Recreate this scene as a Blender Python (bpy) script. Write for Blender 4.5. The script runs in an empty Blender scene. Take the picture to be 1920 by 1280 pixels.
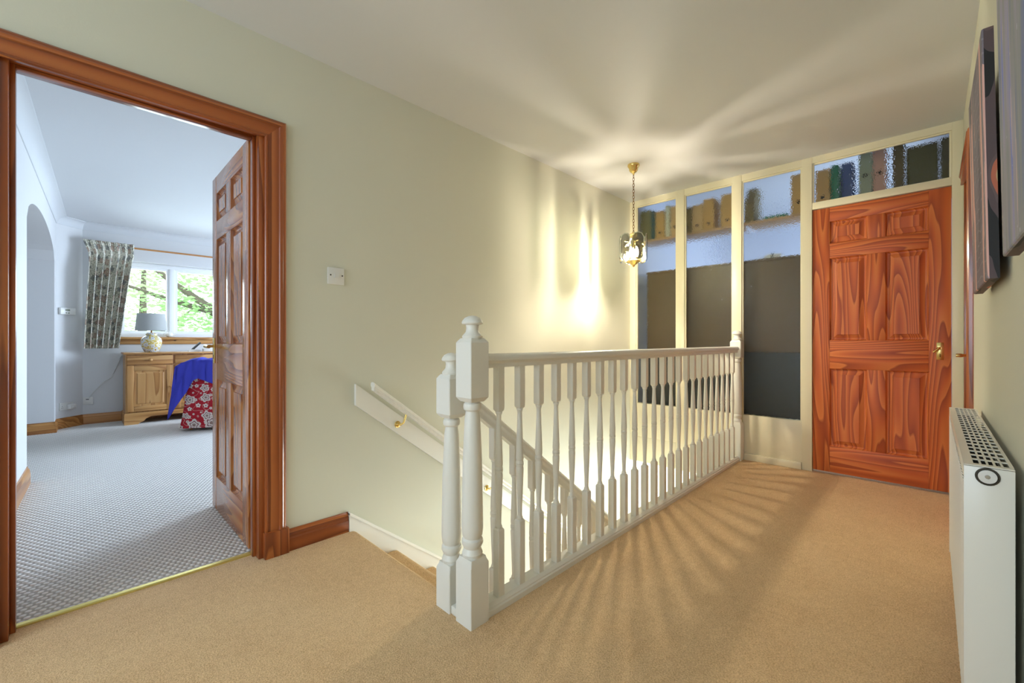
import bpy, bmesh, math, random
from mathutils import Vector, Matrix
random.seed(7)
S = bpy.context.scene
COL = S.collection
PI = math.pi
TH = math.radians(44.57)          # angle between the view axis and the hall's long axis (+X)
F_PX, CY_PX = 800.0, 638.0

# ------------------------------------------------------------------ camera
cam_d = bpy.data.cameras.new('camera'); cam = bpy.data.objects.new('camera', cam_d); COL.objects.link(cam)
cam_d.sensor_width = 36.0; cam_d.lens = F_PX / 1920 * 36.0
cam_d.shift_y = (CY_PX - 640) / 1920
cam_d.clip_start = 0.02; cam_d.clip_end = 200
cam.location = (0, 0, 1.0)
cam.rotation_euler = (PI / 2, 0, -(PI / 2 - TH))
S.camera = cam

# ------------------------------------------------------------------ world, lights, exposure
W = bpy.data.worlds.new('overcast_sky'); S.world = W; W.use_nodes = True
W.node_tree.nodes['Background'].inputs[0].default_value = (0.86, 0.93, 1.0, 1)
W.node_tree.nodes['Background'].inputs[1].default_value = 2.2
S.view_settings.view_transform = 'Standard'; S.view_settings.look = 'None'
S.view_settings.gamma = 1.0; S.view_settings.use_curve_mapping = False
S.view_settings.exposure = 0.82

def area(name, loc, rot, sx, sy, power, col):
    d = bpy.data.lights.new(name, 'AREA'); d.shape = 'RECTANGLE'; d.size = sx; d.size_y = sy
    d.energy = power; d.color = col
    o = bpy.data.objects.new(name, d); COL.objects.link(o); o.location = loc; o.rotation_euler = rot
    return o
# area lights for daylight; hall rear and lower-hall side ones are added fill
area('daylight_bedroom_side_window', (4.38, 5.45, 1.45), (0, PI / 2 - 0.95, 0), 1.5, 1.6, 150, (0.60, 0.77, 1.0))
area('daylight_bedroom_window', (1.15, 7.42, 1.5), (-PI / 2, 0, 0), 1.5, 0.8, 18, (0.72, 0.86, 1.0))
area('fill_hall_rear', (-2.55, 1.0, 1.45), (0, -PI / 2 + 0.25, 0), 1.4, 1.9, 18, (0.54, 0.77, 1.0))  # added fill from behind the camera, shaped like an unseen window
area('daylight_study_window', (5.4, -0.10, 1.5), (-PI / 2, 0, PI), 1.4, 1.3, 22, (0.55, 0.72, 1.0))
area('daylight_lower_hall', (5.9, 1.1, -1.3), (0, PI / 2, 0), 1.8, 1.9, 85, (0.82, 0.97, 1.0))
area('fill_lower_hall_side', (2.9, -0.10, -1.0), (PI / 2, 0, 0), 2.6, 1.3, 40, (0.80, 0.97, 1.0))  # extra unseen light, added to brighten the stairwell wall from below

# ------------------------------------------------------------------ materials
def lin(r, g, b):
    f = lambda c: (c / 255 / 12.92) if c / 255 <= 0.04045 else ((c / 255 + 0.055) / 1.055) ** 2.4
    return (f(r), f(g), f(b), 1)

class NT:
    def __init__(s, name):
        s.m = bpy.data.materials.new(name); s.m.use_nodes = True
        s.t = s.m.node_tree; s.n = s.t.nodes; s.l = s.t.links
        s.b = s.n['Principled BSDF']
    def N(s, typ, ins=None, **kw):
        nd = s.n.new(typ)
        for k, v in kw.items(): setattr(nd, k, v)
        for k, v in (ins or {}).items():
            i = nd.inputs[k]
            if isinstance(v, bpy.types.NodeSocket): s.l.new(v, i)
            else: i.default_value = v
        return nd
    def math(s, op, a, b=0.0, c=0.0):
        return s.N('ShaderNodeMath', {0: a, 1: b, 2: c}, operation=op).outputs[0]
    def vmath(s, op, a, b=(0, 0, 0)):
        return s.N('ShaderNodeVectorMath', {0: a, 1: b}, operation=op).outputs[0]
    def ramp(s, fac, stops, interp='LINEAR'):
        r = s.N('ShaderNodeValToRGB', {0: fac}); e = r.color_ramp; e.interpolation = interp
        while len(e.elements) < len(stops): e.elements.new(0.5)
        for q, (p, c) in zip(e.elements, stops): q.position = p; q.color = c
        return r.outputs[0]
    def mix(s, fac, a, b, blend='MIX'):
        m = s.N('ShaderNodeMix', data_type='RGBA', blend_type=blend)
        for i, v in ((0, fac), (6, a), (7, b)):
            if isinstance(v, bpy.types.NodeSocket): s.l.new(v, m.inputs[i])
            else: m.inputs[i].default_value = v
        return m.outputs[2]
    def noise(s, vec, scale, detail=3, rough=0.5, dist=0.0, out=0):
        n = s.N('ShaderNodeTexNoise', {'Scale': scale, 'Detail': detail, 'Roughness': rough, 'Distortion': dist})
        if vec is not None: s.l.new(vec, n.inputs['Vector'])
        return n.outputs[out]
    def obj(s): return s.N('ShaderNodeTexCoord').outputs['Object']
    def attr(s, name): return s.N('ShaderNodeAttribute', attribute_name=name).outputs['Vector']
    def bump(s, h, strength=0.3, dist=0.01):
        b = s.N('ShaderNodeBump', {'Strength': strength, 'Distance': dist, 'Height': h})
        s.l.new(b.outputs[0], s.b.inputs['Normal'])
    def col(s, c):
        if isinstance(c, bpy.types.NodeSocket): s.l.new(c, s.b.inputs['Base Color'])
        else: s.b.inputs['Base Color'].default_value = c
    def set(s, **kw):
        for k, v in kw.items(): s.b.inputs[k.replace('_', ' ')].default_value = v
        return s

def plain(name, c, rough=0.5, metallic=0.0, bump=0, bscale=40, spec=0.5):
    q = NT(name); q.col(c); q.set(Roughness=rough, Metallic=metallic); q.b.inputs['Specular IOR Level'].default_value = spec
    if bump: q.bump(q.noise(q.obj(), bscale, 4), bump, 0.004)
    return q.m

def plaster(name, c, rough=0.75):
    q = NT(name); o = q.obj()
    n = q.noise(o, 2.2, 3); n2 = q.noise(o, 140, 2)
    q.col(q.mix(q.math('MULTIPLY', n, 0.10), c, (c[0] * .82, c[1] * .82, c[2] * .78, 1)))
    q.set(Roughness=rough); q.b.inputs['Specular IOR Level'].default_value = 0.3
    q.bump(q.math('ADD', q.math('MULTIPLY', n, 1.0), q.math('MULTIPLY', n2, 0.06)), 0.25, 0.012)
    return q.m

def carpet(name, c1, c2, scale=210):
    q = NT(name); o = q.obj()
    n = q.noise(o, scale, 3, 0.7); big = q.noise(o, 3.5, 4, 0.6); mid = q.noise(o, 38, 3, 0.6)
    f = q.math('ADD', q.math('MULTIPLY', n, 0.70), q.math('ADD', q.math('MULTIPLY', big, 0.15), q.math('MULTIPLY', mid, 0.15)))
    q.col(q.ramp(f, [(0.36, c2), (0.60, c1)]))
    q.set(Roughness=0.95); q.b.inputs['Specular IOR Level'].default_value = 0.08
    q.b.inputs['Sheen Weight'].default_value = 0.25
    q.bump(q.math('ADD', n, q.math('MULTIPLY', mid, 0.5)), 0.9, 0.006)
    return q.m

def loop_carpet(name, c1, c2):
    q = NT(name); o = q.obj()
    s = q.N('ShaderNodeSeparateXYZ', {0: o})
    k = 2 * PI / 0.025
    row = q.math('MULTIPLY', s.outputs[1], k * 0.5)
    a = q.math('SINE', q.math('ADD', q.math('MULTIPLY', s.outputs[0], k), q.math('MULTIPLY', q.math('FLOOR', q.math('DIVIDE', row, PI)), PI)))
    b = q.math('ABSOLUTE', q.math('SINE', row))
    h = q.math('MULTIPLY', q.math('ADD', q.math('MULTIPLY', a, 0.5), 0.5), b)
    n = q.noise(o, 60, 3)
    f = q.math('ADD', q.math('MULTIPLY', h, 0.7), q.math('MULTIPLY', n, 0.3))
    q.col(q.ramp(q.math('ADD', q.math('MULTIPLY', h, 0.9), q.math('MULTIPLY', n, 0.1)), [(0.08, c2), (0.40, c1)]))
    q.set(Roughness=0.95); q.b.inputs['Specular IOR Level'].default_value = 0.1
    q.bump(h, 0.8, 0.006)
    return q.m

def wood(name, light, mid, dark, rough=0.28, lines=15.0, across=5.5, along=0.55, coat=0.35, knots=True, lim=(0.45, 0.93)):
    q = NT(name); g = q.attr('grain')
    st = q.vmath('MULTIPLY', g, (across, along, across * 0.6))
    warp = q.noise(q.vmath('MULTIPLY', g, (18, 2.5, 18)), 1.0, 2)
    n = q.noise(st, 1.0, 1.5, 0.45)
    val = q.math('ADD', q.math('MULTIPLY', n, lines), q.math('MULTIPLY', warp, 0.16))
    band = q.math('FRACT', val)
    fine = q.noise(q.vmath('MULTIPLY', g, (420, 7, 420)), 1.0, 3, 0.6)
    tone = q.noise(q.vmath('MULTIPLY', g, (4, 1.1, 4)), 1.0, 3)
    base = q.ramp(band, [(0.0, light), (lim[0], mid), (lim[1], dark), (1.0, light)])
    base = q.mix(q.math('MULTIPLY', tone, 0.30), base, dark)
    base = q.mix(q.math('MULTIPLY', fine, 0.22), base, mid)
    if knots:
        v = q.N('ShaderNodeTexVoronoi', {'Vector': q.vmath('MULTIPLY', g, (3.1, 1.9, 3.1)), 'Scale': 1.0, 'Randomness': 1.0})
        rad = q.math('MULTIPLY', q.N('ShaderNodeSeparateXYZ', {0: v.outputs['Color']}).outputs[0], 0.055)
        k = q.math('LESS_THAN', v.outputs['Distance'], q.math('SUBTRACT', rad, 0.018))
        base = q.mix(q.math('MULTIPLY', k, 0.8), base, (dark[0] * .25, dark[1] * .22, dark[2] * .2, 1))
    q.col(base)
    q.set(Roughness=rough); q.b.inputs['Coat Weight'].default_value = coat; q.b.inputs['Coat Roughness'].default_value = 0.12
    q.bump(q.math('ADD', fine, q.math('MULTIPLY', band, 0.4)), 0.06, 0.003)
    return q.m

def flowers(q, vec, scale, petals=5, R=0.42, rnd=0.6):
    """one flower per cell: returns (petal mask, eye mask, ring mask, random value)"""
    v = q.N('ShaderNodeTexVoronoi', {'Vector': vec, 'Scale': scale, 'Randomness': rnd}, voronoi_dimensions='2D')
    rel = q.vmath('SUBTRACT', vec, v.outputs['Position'])
    s = q.N('ShaderNodeSeparateXYZ', {0: q.vmath('MULTIPLY', rel, (scale, scale, scale))})
    r = q.math('SQRT', q.math('ADD', q.math('MULTIPLY', s.outputs[0], s.outputs[0]), q.math('MULTIPLY', s.outputs[1], s.outputs[1])))
    a = q.math('ARCTAN2', s.outputs[1], s.outputs[0])
    rv = q.N('ShaderNodeSeparateXYZ', {0: v.outputs['Color']}).outputs[0]
    edge = q.math('MULTIPLY', q.math('ADD', q.math('MULTIPLY', q.math('COSINE', q.math('ADD', q.math('MULTIPLY', a, petals), q.math('MULTIPLY', rv, 6))), 0.14), 0.8), q.math('MULTIPLY', q.math('ADD', rv, 0.55), R))
    m = q.math('LESS_THAN', r, edge)
    eye = q.math('LESS_THAN', r, q.math('MULTIPLY', edge, 0.28))
    ring = q.math('MULTIPLY', q.math('GREATER_THAN', r, q.math('MULTIPLY', edge, 0.52)), q.math('LESS_THAN', r, q.math('MULTIPLY', edge, 0.66)))
    return m, eye, ring, rv

def vines(q, vec, scale, width, amp=0.6):
    """thin curling stems: narrow band around the contour lines of a noise field"""
    n = q.noise(vec, scale, 1.0, 0.4)
    d = q.math('ABSOLUTE', q.math('SUBTRACT', q.math('FRACT', q.math('MULTIPLY', n, 5.0)), 0.5))
    return q.math('LESS_THAN', d, width)

M = {}
M['cream'] = plaster('cream_wall_paint', lin(216, 214, 196))
M['ceiling'] = plaster('white_ceiling_paint', lin(212, 214, 216))
M['bed_wall'] = plaster('pale_grey_wall_paint', lin(218, 218, 218))
M['study_wall'] = plaster('study_wall_paint', lin(222, 226, 236))
M['gloss_white'] = plain('white_gloss_paint', lin(236, 233, 224), 0.32, bump=0.12, bscale=30)
M['gloss_cream'] = plain('cream_gloss_paint', lin(234, 224, 192), 0.38, bump=0.12, bscale=25)
M['wood_door'] = wood('stained_pine', lin(226, 134, 66), lin(206, 102, 44), lin(152, 64, 28), knots=False, lines=17, across=6.0, along=0.55, rough=0.5, coat=0.0)
M['wood_trim'] = wood('varnished_pine_trim', lin(190, 112, 56), lin(166, 86, 38), lin(112, 50, 20), lines=9, across=9, along=0.3)
M['wood_open'] = wood('varnished_pine_door', lin(216, 148, 80), lin(192, 114, 54), lin(130, 66, 28), rough=0.26, coat=0.45, knots=False)
M['wood_pale'] = wood('waxed_pine', lin(206, 160, 100), lin(190, 138, 78), lin(146, 96, 46), rough=0.4, coat=0.15, lines=8, across=7, lim=(0.6, 0.94))
M['wood_skirt'] = wood('honey_pine', lin(205, 150, 84), lin(186, 124, 62), lin(140, 84, 38), rough=0.35, lines=7, across=9, along=0.3)
M['carpet'] = carpet('tan_cut_pile_carpet', lin(252, 216, 164), lin(204, 158, 104))
M['carpet_bed'] = loop_carpet('grey_loop_carpet', lin(242, 238, 232), lin(184, 178, 170))
M['brass'] = plain('polished_brass', lin(228, 200, 128), 0.25, 1.0)
M['brass_dark'] = plain('aged_brass', lin(130, 94, 48), 0.4, 1.0)
M['brass_pale'] = plain('pale_brass_strip', lin(226, 208, 120), 0.35, 0.7)
M['plastic'] = plain('white_plastic', lin(226, 224, 218), 0.35)
M['plastic_dark'] = plain('dark_plastic', lin(50, 50, 52), 0.4)
M['screw'] = plain('screw_steel', lin(70, 66, 58), 0.5, 0.6)
M['upvc'] = plain('white_window_plastic', lin(240, 241, 242), 0.3)
M['radiator'] = plain('white_radiator_enamel', lin(235, 231, 220), 0.3)
M['dark'] = plain('dark_metal_and_painted_shade', lin(60, 54, 42), 0.7)  # on the fins this dark colour paints the shade inside; also plug collar
M['chrome'] = plain('chrome', lin(200, 200, 200), 0.15, 1.0)
M['shade'] = plain('grey_lamp_shade', lin(176, 178, 174), 0.9, bump=0.2, bscale=300)
M['grey_box'] = plain('grey_board', lin(150, 158, 140), 0.8)
M['cab_brown'] = plain('brown_board', lin(108, 86, 52), 0.55, bump=0.2, bscale=20)
M['cab_grey'] = plain('charcoal_board', lin(54, 54, 50), 0.6, bump=0.2, bscale=20)
M['shelf'] = plain('shelf_board', lin(196, 158, 112), 0.5)
for k, c in dict(olive=(140, 132, 84), tan=(200, 160, 96), buff=(206, 172, 118), teal=(60, 92, 92), cream=(222, 222, 196), green=(40, 128, 92),
                 blue=(60, 84, 138), sage=(150, 160, 136), pink=(200, 158, 140), bronze=(92, 76, 34), moss=(74, 70, 22), khaki=(128, 112, 70)).items():
    M['file_' + k] = plain('card_' + k, lin(*c), 0.75)
M['hole'] = plain('finger_hole_black', lin(24, 20, 16), 0.8)
M['bark'] = plain('tree_bark', lin(106, 96, 84), 0.9, bump=0.6, bscale=14)
M['leaf'] = plain('leaf_green', lin(120, 170, 84), 0.6)
M['lawn'] = plain('lawn_green', lin(98, 132, 62), 0.9)
M['blue_throw'] = plain('blue_towelling', lin(66, 70, 190), 0.95, bump=1.0, bscale=260)

def leafmat(name, c):
    q = NT(name); q.col(q.mix(q.noise(q.obj(), 6, 2), c, (c[0] * .5, c[1] * .62, c[2] * .5, 1)))
    q.set(Roughness=0.55); q.b.inputs['Transmission Weight'].default_value = 0.0
    tr = q.N('ShaderNodeBsdfTranslucent', {0: (c[0], c[1], c[2], 1)})
    mx = q.N('ShaderNodeMixShader', {0: 0.45}); q.l.new(q.b.outputs[0], mx.inputs[1]); q.l.new(tr.outputs[0], mx.inputs[2])
    q.l.new(mx.outputs[0], q.n['Material Output'].inputs[0])
    return q.m
M['leaf'] = leafmat('leaf_green_translucent', lin(196, 228, 168))

def obscure_glass():
    q = NT('obscure_glass'); o = q.obj()
    h = q.N('ShaderNodeTexVoronoi', {'Vector': o, 'Scale': 130.0}, feature='SMOOTH_F1').outputs['Distance']
    n = q.noise(o, 60, 2)
    q.col((0.93, 0.96, 0.95, 1)); q.set(Roughness=0.10, IOR=1.3)
    q.b.inputs['Transmission Weight'].default_value = 1.0
    q.bump(q.math('ADD', h, n), 0.55, 0.004)
    return q.m
M['obscure'] = obscure_glass()
def clear_glass(name, fac=0.12, tint=(0.96, 0.98, 0.97, 1)):
    q = NT(name)
    tr = q.N('ShaderNodeBsdfTransparent', {0: tint}); gl = q.N('ShaderNodeBsdfGlossy', {0: (1, 1, 1, 1), 'Roughness': 0.03})
    fr = q.N('ShaderNodeFresnel', {'IOR': 1.35})
    mx = q.N('ShaderNodeMixShader', {0: q.math('ADD', fr.outputs[0], fac - 0.03)}); q.l.new(tr.outputs[0], mx.inputs[1]); q.l.new(gl.outputs[0], mx.inputs[2])
    q.l.new(mx.outputs[0], q.n['Material Output'].inputs[0])
    return q.m
M['pane'] = clear_glass('window_glass', 0.03)
M['lamp_glass'] = clear_glass('bevelled_lamp_glass', 0.14, (0.33, 0.34, 0.31, 1))  # panels tinted dark to hold back the bulbs' light on the wall
M['dome_glass'] = clear_glass('dimming_dome_glass', 0.10, (0.27, 0.265, 0.26, 1))  # dark tint put in to dim the lantern's light on the ceiling
M['lamp_edge'] = clear_glass('bevelled_lamp_glass_edge', 0.45, (0.80, 0.88, 0.82, 1))
def glow(name, c, s):
    q = NT(name); q.col((1, 1, 1, 1)); q.b.inputs['Emission Color'].default_value = c; q.b.inputs['Emission Strength'].default_value = s
    return q.m
M['bulb'] = glow('lit_bulb', (1.0, 0.89, 0.70, 1), 1750.0)

def curtain_fabric():
    q = NT('curtain_floral_fabric'); g = q.attr('grain')
    vec = q.vmath('MULTIPLY', g, (1, 1, 0))
    m1, e1, r1, _ = flowers(q, vec, 7.0, 4, 0.26, 0.5)
    m2, e2, r2, _ = flowers(q, q.vmath('ADD', vec, (3.3, 1.7, 0)), 8.0, 4, 0.22, 0.6)
    vn = vines(q, vec, 18, 0.11)
    c = q.mix(q.noise(vec, 40, 2), lin(238, 234, 220), lin(222, 216, 196))
    c = q.mix(q.math('MULTIPLY', vn, 0.8), c, lin(134, 136, 112))
    c = q.mix(q.math('MULTIPLY', m2, 0.75), c, lin(84, 90, 98)); c = q.mix(r2, c, lin(180, 176, 160))
    c = q.mix(q.math('MULTIPLY', m1, 0.75), c, lin(172, 128, 108)); c = q.mix(q.math('MAXIMUM', r1, e1), c, lin(208, 198, 178))
    q.col(c); q.set(Roughness=0.9); return q.m
M['curtain'] = curtain_fabric()
def chair_fabric():
    q = NT('red_floral_fabric'); g = q.attr('grain'); vec = q.vmath('MULTIPLY', g, (1, 1, 0))
    m1, e1, r1, _ = flowers(q, vec, 6.5, 5, 0.34, 0.7)
    m2, e2, r2, _ = flowers(q, q.vmath('ADD', vec, (5.3, 2.7, 0)), 13.0, 5, 0.26, 0.8)
    vn = vines(q, vec, 9, 0.05)
    w = lin(222, 206, 196)
    c = q.mix(0.0, lin(176, 24, 40), w); c = q.mix(q.math('MULTIPLY', vn, 0.75), c, lin(206, 160, 150))
    c = q.mix(m2, c, w); c = q.mix(e2, c, lin(120, 40, 46)); c = q.mix(m1, c, w); c = q.mix(r1, c, lin(120, 60, 66)); c = q.mix(e1, c, lin(150, 120, 110))
    q.col(c); q.set(Roughness=0.9); return q.m
M['red_floral'] = chair_fabric()
def vase_glaze():
    q = NT('floral_ceramic'); g = q.attr('grain'); vec = q.vmath('MULTIPLY', g, (1, 1, 0))
    m1, e1, r1, rv = flowers(q, vec, 13.0, 6, 0.5, 0.5)
    c = q.mix(q.math('GREATER_THAN', q.noise(vec, 45, 2), 0.5), lin(206, 178, 84), lin(222, 212, 176))
    c = q.mix(m1, c, lin(226, 226, 222)); c = q.mix(r1, c, lin(150, 158, 190)); c = q.mix(e1, c, lin(180, 150, 80))
    q.col(c); q.set(Roughness=0.15); return q.m
M['vase'] = vase_glaze()
def paint_blue():
    q = NT('blue_streaked_painting'); o = q.obj()
    n = q.noise(q.vmath('MULTIPLY', o, (16, 4, 1.6)), 1.0, 3, 0.55); n2 = q.noise(q.vmath('MULTIPLY', o, (34, 4, 2.6)), 1.0, 3)
    s = q.N('ShaderNodeSeparateXYZ', {0: o}).outputs[2]
    c = q.ramp(n, [(0.32, lin(92, 112, 176)), (0.47, lin(140, 144, 146)), (0.6, lin(160, 154, 176)), (0.72, lin(116, 132, 206))])
    c = q.mix(q.math('GREATER_THAN', n2, 0.66), c, lin(196, 176, 176))
    c = q.mix(q.math('GREATER_THAN', q.noise(q.vmath('MULTIPLY', o, (60, 4, 26)), 1.0, 3), 0.72), c, lin(214, 220, 232))
    q.col(c); q.set(Roughness=0.6); return q.m
M['paint_blue'] = paint_blue()
def paint_mauve():
    q = NT('mauve_streaked_painting'); o = q.obj()
    n = q.noise(q.vmath('MULTIPLY', o, (9, 4, 2.0)), 1.0, 3, 0.55); n2 = q.noise(q.vmath('MULTIPLY', o, (14, 4, 1.4)), 1.0, 2)
    c = q.ramp(n, [(0.34, lin(84, 78, 88)), (0.5, lin(126, 118, 130)), (0.66, lin(152, 134, 138))])
    w = q.N('ShaderNodeTexWave', {'Vector': o, 'Scale': 9.0, 'Distortion': 6.0}, wave_type='RINGS').outputs[1]
    c = q.mix(q.math('MULTIPLY', q.math('GREATER_THAN', w, 0.95), 0.3), c, lin(170, 166, 176))
    c = q.mix(q.math('GREATER_THAN', n2, 0.58), c, lin(226, 178, 168))
    q.col(c); q.set(Roughness=0.6); return q.m
M['paint_mauve'] = paint_mauve()
def paint_side():
    q = NT('dark_painted_canvas_edge'); o = q.obj()
    n = q.noise(q.vmath('MULTIPLY', o, (4, 14, 5)), 1.0, 1.5)
    q.col(q.ramp(n, [(0.40, lin(26, 22, 22)), (0.44, lin(90, 72, 74)), (0.56, lin(104, 84, 84)), (0.60, lin(190, 106, 78)), (0.66, lin(196, 166, 120))], 'CONSTANT'))
    q.set(Roughness=0.6); return q.m
M['paint_side'] = paint_side()

# ------------------------------------------------------------------ geometry helpers
class B:
    def __init__(s): s.bm = bmesh.new()
    def box(s, x0, x1, y0, y1, z0, z1, bev=0.0, seg=2, keep=None):
        vs = [s.bm.verts.new((x, y, z)) for x in (x0, x1) for y in (y0, y1) for z in (z0, z1)]
        fs = []
        for f in ((0, 1, 3, 2), (4, 6, 7, 5), (0, 4, 5, 1), (2, 3, 7, 6), (0, 2, 6, 4), (1, 5, 7, 3)):
            fs.append(s.bm.faces.new([vs[i] for i in f]))
        if bev:
            es = list({e for f in fs for e in f.edges})
            bmesh.ops.bevel(s.bm, geom=es, offset=bev, segments=seg, affect='EDGES', profile=0.5)
        return s
    def lathe(s, prof, cx=0, cy=0, seg=24, axis='Z', o=None):
        rings = []
        for r, h in prof:
            ring = []
            for i in range(seg):
                a = 2 * PI * i / seg
                p = (r * math.cos(a), r * math.sin(a), h)
                if axis == 'X': p = (h, p[0], p[1])
                elif axis == 'Y': p = (p[0], h, p[1])
                base = o or (cx, cy, 0)
                ring.append(s.bm.verts.new((p[0] + base[0], p[1] + base[1], p[2] + base[2])))
            rings.append(ring)
        for a, b in zip(rings, rings[1:]):
            for i in range(seg):
                j = (i + 1) % seg
                s.bm.faces.new((a[i], a[j], b[j], b[i]))
        for ring in (rings[0], rings[-1]):
            try: s.bm.faces.new(ring)
            except ValueError: pass
        return s
    def prism(s, pts, d):
        """closed polygon of 3d points extruded by the vector d"""
        a = [s.bm.verts.new(p) for p in pts]; b = [s.bm.verts.new((p[0] + d[0], p[1] + d[1], p[2] + d[2])) for p in pts]
        n = len(pts)
        s.bm.faces.new(a); s.bm.faces.new(list(reversed(b)))
        for i in range(n): s.bm.faces.new((a[i], b[i], b[(i + 1) % n], a[(i + 1) % n]))
        return s
    def loft(s, loops, close=True, caps=True):
        rs = [[s.bm.verts.new(p) for p in l] for l in loops]
        n = len(rs[0])
        for a, b in zip(rs, rs[1:]):
            for i in range(n if close else n - 1):
                j = (i + 1) % n
                s.bm.faces.new((a[i], a[j], b[j], b[i]))
        if caps and close: s.bm.faces.new(rs[0]); s.bm.faces.new(list(reversed(rs[-1])))
        return s
    def tube(s, path, r, seg=8, closed=False):
        P = [Vector(p) for p in path]; n = len(P); loops = []
        for i in range(n):
            if closed: t = P[(i + 1) % n] - P[i - 1]
            else: t = P[min(i + 1, n - 1)] - P[max(i - 1, 0)]
            t.normalize(); u = t.cross(Vector((0, 0, 1)))
            if u.length < 1e-3: u = t.cross(Vector((0, 1, 0)))
            u.normalize(); v = t.cross(u)
            rr = r[i] if isinstance(r, (list, tuple)) else r
            loops.append([tuple(P[i] + (u * math.cos(2 * PI * k / seg) + v * math.sin(2 * PI * k / seg)) * rr) for k in range(seg)])
        if closed: loops.append(loops[0]); return s.loft(loops, True, False)
        return s.loft(loops)
    def grid(s, fn, nu, nv):
        g = [[s.bm.verts.new(fn(i / nu, j / nv)) for j in range(nv + 1)] for i in range(nu + 1)]
        for i in range(nu):
            for j in range(nv): s.bm.faces.new((g[i][j], g[i + 1][j], g[i + 1][j + 1], g[i][j + 1]))
        return s
    def build(s, name, mat, parent=None, smooth=35, grain=None, mtx=None, label=None, uvfn=None, solidify=0, sub=0):
        bm = s.bm
        bmesh.ops.remove_doubles(bm, verts=bm.verts, dist=1e-6)
        bmesh.ops.recalc_face_normals(bm, faces=bm.faces)
        if mtx is not None: bmesh.ops.transform(bm, matrix=mtx, verts=bm.verts)
        xs = [v.co.x for v in bm.verts]; ys = [v.co.y for v in bm.verts]; zs = [v.co.z for v in bm.verts]
        org = Vector(((min(xs) + max(xs)) / 2, (min(ys) + max(ys)) / 2, min(zs)))
        me = bpy.data.meshes.new(name)
        data = None
        if grain:
            r1, r2, r3 = random.uniform(-9, 9), random.uniform(-9, 9), random.uniform(-9, 9)
            data = []
            bm.verts.ensure_lookup_table()
            for v in bm.verts:
                c = v.co
                if uvfn: q = uvfn(c)
                elif grain == 'X': q = (c.z + c.y * 0.7 + r1, c.x + r2, c.y + r3)
                elif grain == 'Y': q = (c.z + c.x * 0.7 + r1, c.y + r2, c.x + r3)
                else: q = (c.x + c.y + r1, c.z + r2, (c.x - c.y) * 0.5 + r3)
                data += list(q)
        for v in bm.verts: v.co -= org
        bm.to_mesh(me); bm.free()
        if data:
            at = me.attributes.new('grain', 'FLOAT_VECTOR', 'POINT'); at.data.foreach_set('vector', data)
        if smooth:
            me.polygons.foreach_set('use_smooth', [True] * len(me.polygons)); me.set_sharp_from_angle(angle=math.radians(smooth))
        me.materials.append(M[mat] if isinstance(mat, str) else mat)
        o = bpy.data.objects.new(name, me); COL.objects.link(o)
        if parent is not None:
            o.parent = parent; o.location = org - WLOC[parent.name]
        else: o.location = org
        WLOC[o.name] = org.copy()
        if label: o['label'] = label
        if solidify:
            md = o.modifiers.new('thickness', 'SOLIDIFY'); md.thickness = solidify; md.offset = 0
        if sub:
            md = o.modifiers.new('subdivision', 'SUBSURF'); md.levels = sub; md.render_levels = sub
        return o
WLOC = {}
def thing(name, loc, label=None, cat=None, group=None, kind=None):
    o = bpy.data.objects.new(name, None); COL.objects.link(o); o.location = loc; o.empty_display_size = 0.05
    WLOC[o.name] = Vector(loc); return tag(o, label, cat, group, kind)
def tag(o, label=None, cat=None, group=None, kind=None):
    if label: o['label'] = label
    if cat: o['category'] = cat
    if group: o['group'] = group
    if kind: o['kind'] = kind
    return o
def struct(o, label, cat): return tag(o, label, cat, None, 'structure')
def copy_part(o, parent, loc):
    c = o.copy(); COL.objects.link(c); c.parent = parent; c.location = Vector(loc) - WLOC[parent.name]; WLOC[c.name] = Vector(loc); return c
def BX(name, mat, x0, x1, y0, y1, z0, z1, parent=None, bev=0.0, grain=None, label=None):
    return B().box(x0, x1, y0, y1, z0, z1, bev).build(name, mat, parent, grain=grain, label=label)

# ------------------------------------------------------------------ dimensions of the hall
YL, YR = 2.19, -0.14            # left and right wall faces
XP = 3.93                       # glazed partition
XB = -2.6                       # wall behind the camera
ZC = 2.40
SW = 1.02                       # top stair nosing
YB0, YB1 = 1.14, 1.215          # landing balustrade
DX0, DX1, DZ = -0.165, 0.575, 1.945   # bedroom doorway

# ------------------------------------------------------------------ structure: hall
b = B()
b.box(XB, SW - 0.03, YR, YL + 0.12, -0.21, 0.0); b.box(SW - 0.03, XP + 0.06, YR, YB1, -0.21, 0.0)
b.loft([[(SW - 0.03, y, 0.0), (SW - 0.008, y, -0.002), (SW + 0.006, y, -0.009), (SW + 0.012, y, -0.022), (SW + 0.006, y, -0.036), (SW - 0.03, y, -0.036)] for y in (YB1 + 0.03, YL)])
struct(b.build('floor', 'carpet', smooth=50), 'tan cut-pile carpet covering the landing floor', 'floor')
struct(BX('ceiling', 'ceiling', XB, XP + 0.05, YR - 0.1, YL + 0.06, ZC, ZC + 0.1), 'smooth white ceiling above the landing', 'ceiling')
b = B()
b.box(XB, DX0 - 0.03, YL, YL + 0.06, 0, ZC); b.box(DX0 - 0.03, DX1 + 0.03, YL, YL + 0.06, DZ + 0.03, ZC)
b.box(DX1 + 0.03, 6.5, YL, YL + 0.06, -2.6, ZC); 
struct(b.build('wall_left', 'cream', smooth=0), 'cream painted wall with the bedroom doorway and light switch', 'wall')
b = B()
b.box(XB, 2.98, YR - 0.1, YR, 0, ZC); b.box(2.98, 3.86, YR - 0.1, YR, 2.02, ZC); b.box(3.86, XP + 0.05, YR - 0.1, YR, 0, ZC)
struct(b.build('wall_right', 'cream', smooth=0), 'cream painted wall behind the radiator and the two canvases', 'wall')
b = B()      # wall behind the camera; opening added for the unseen fill light
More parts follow.
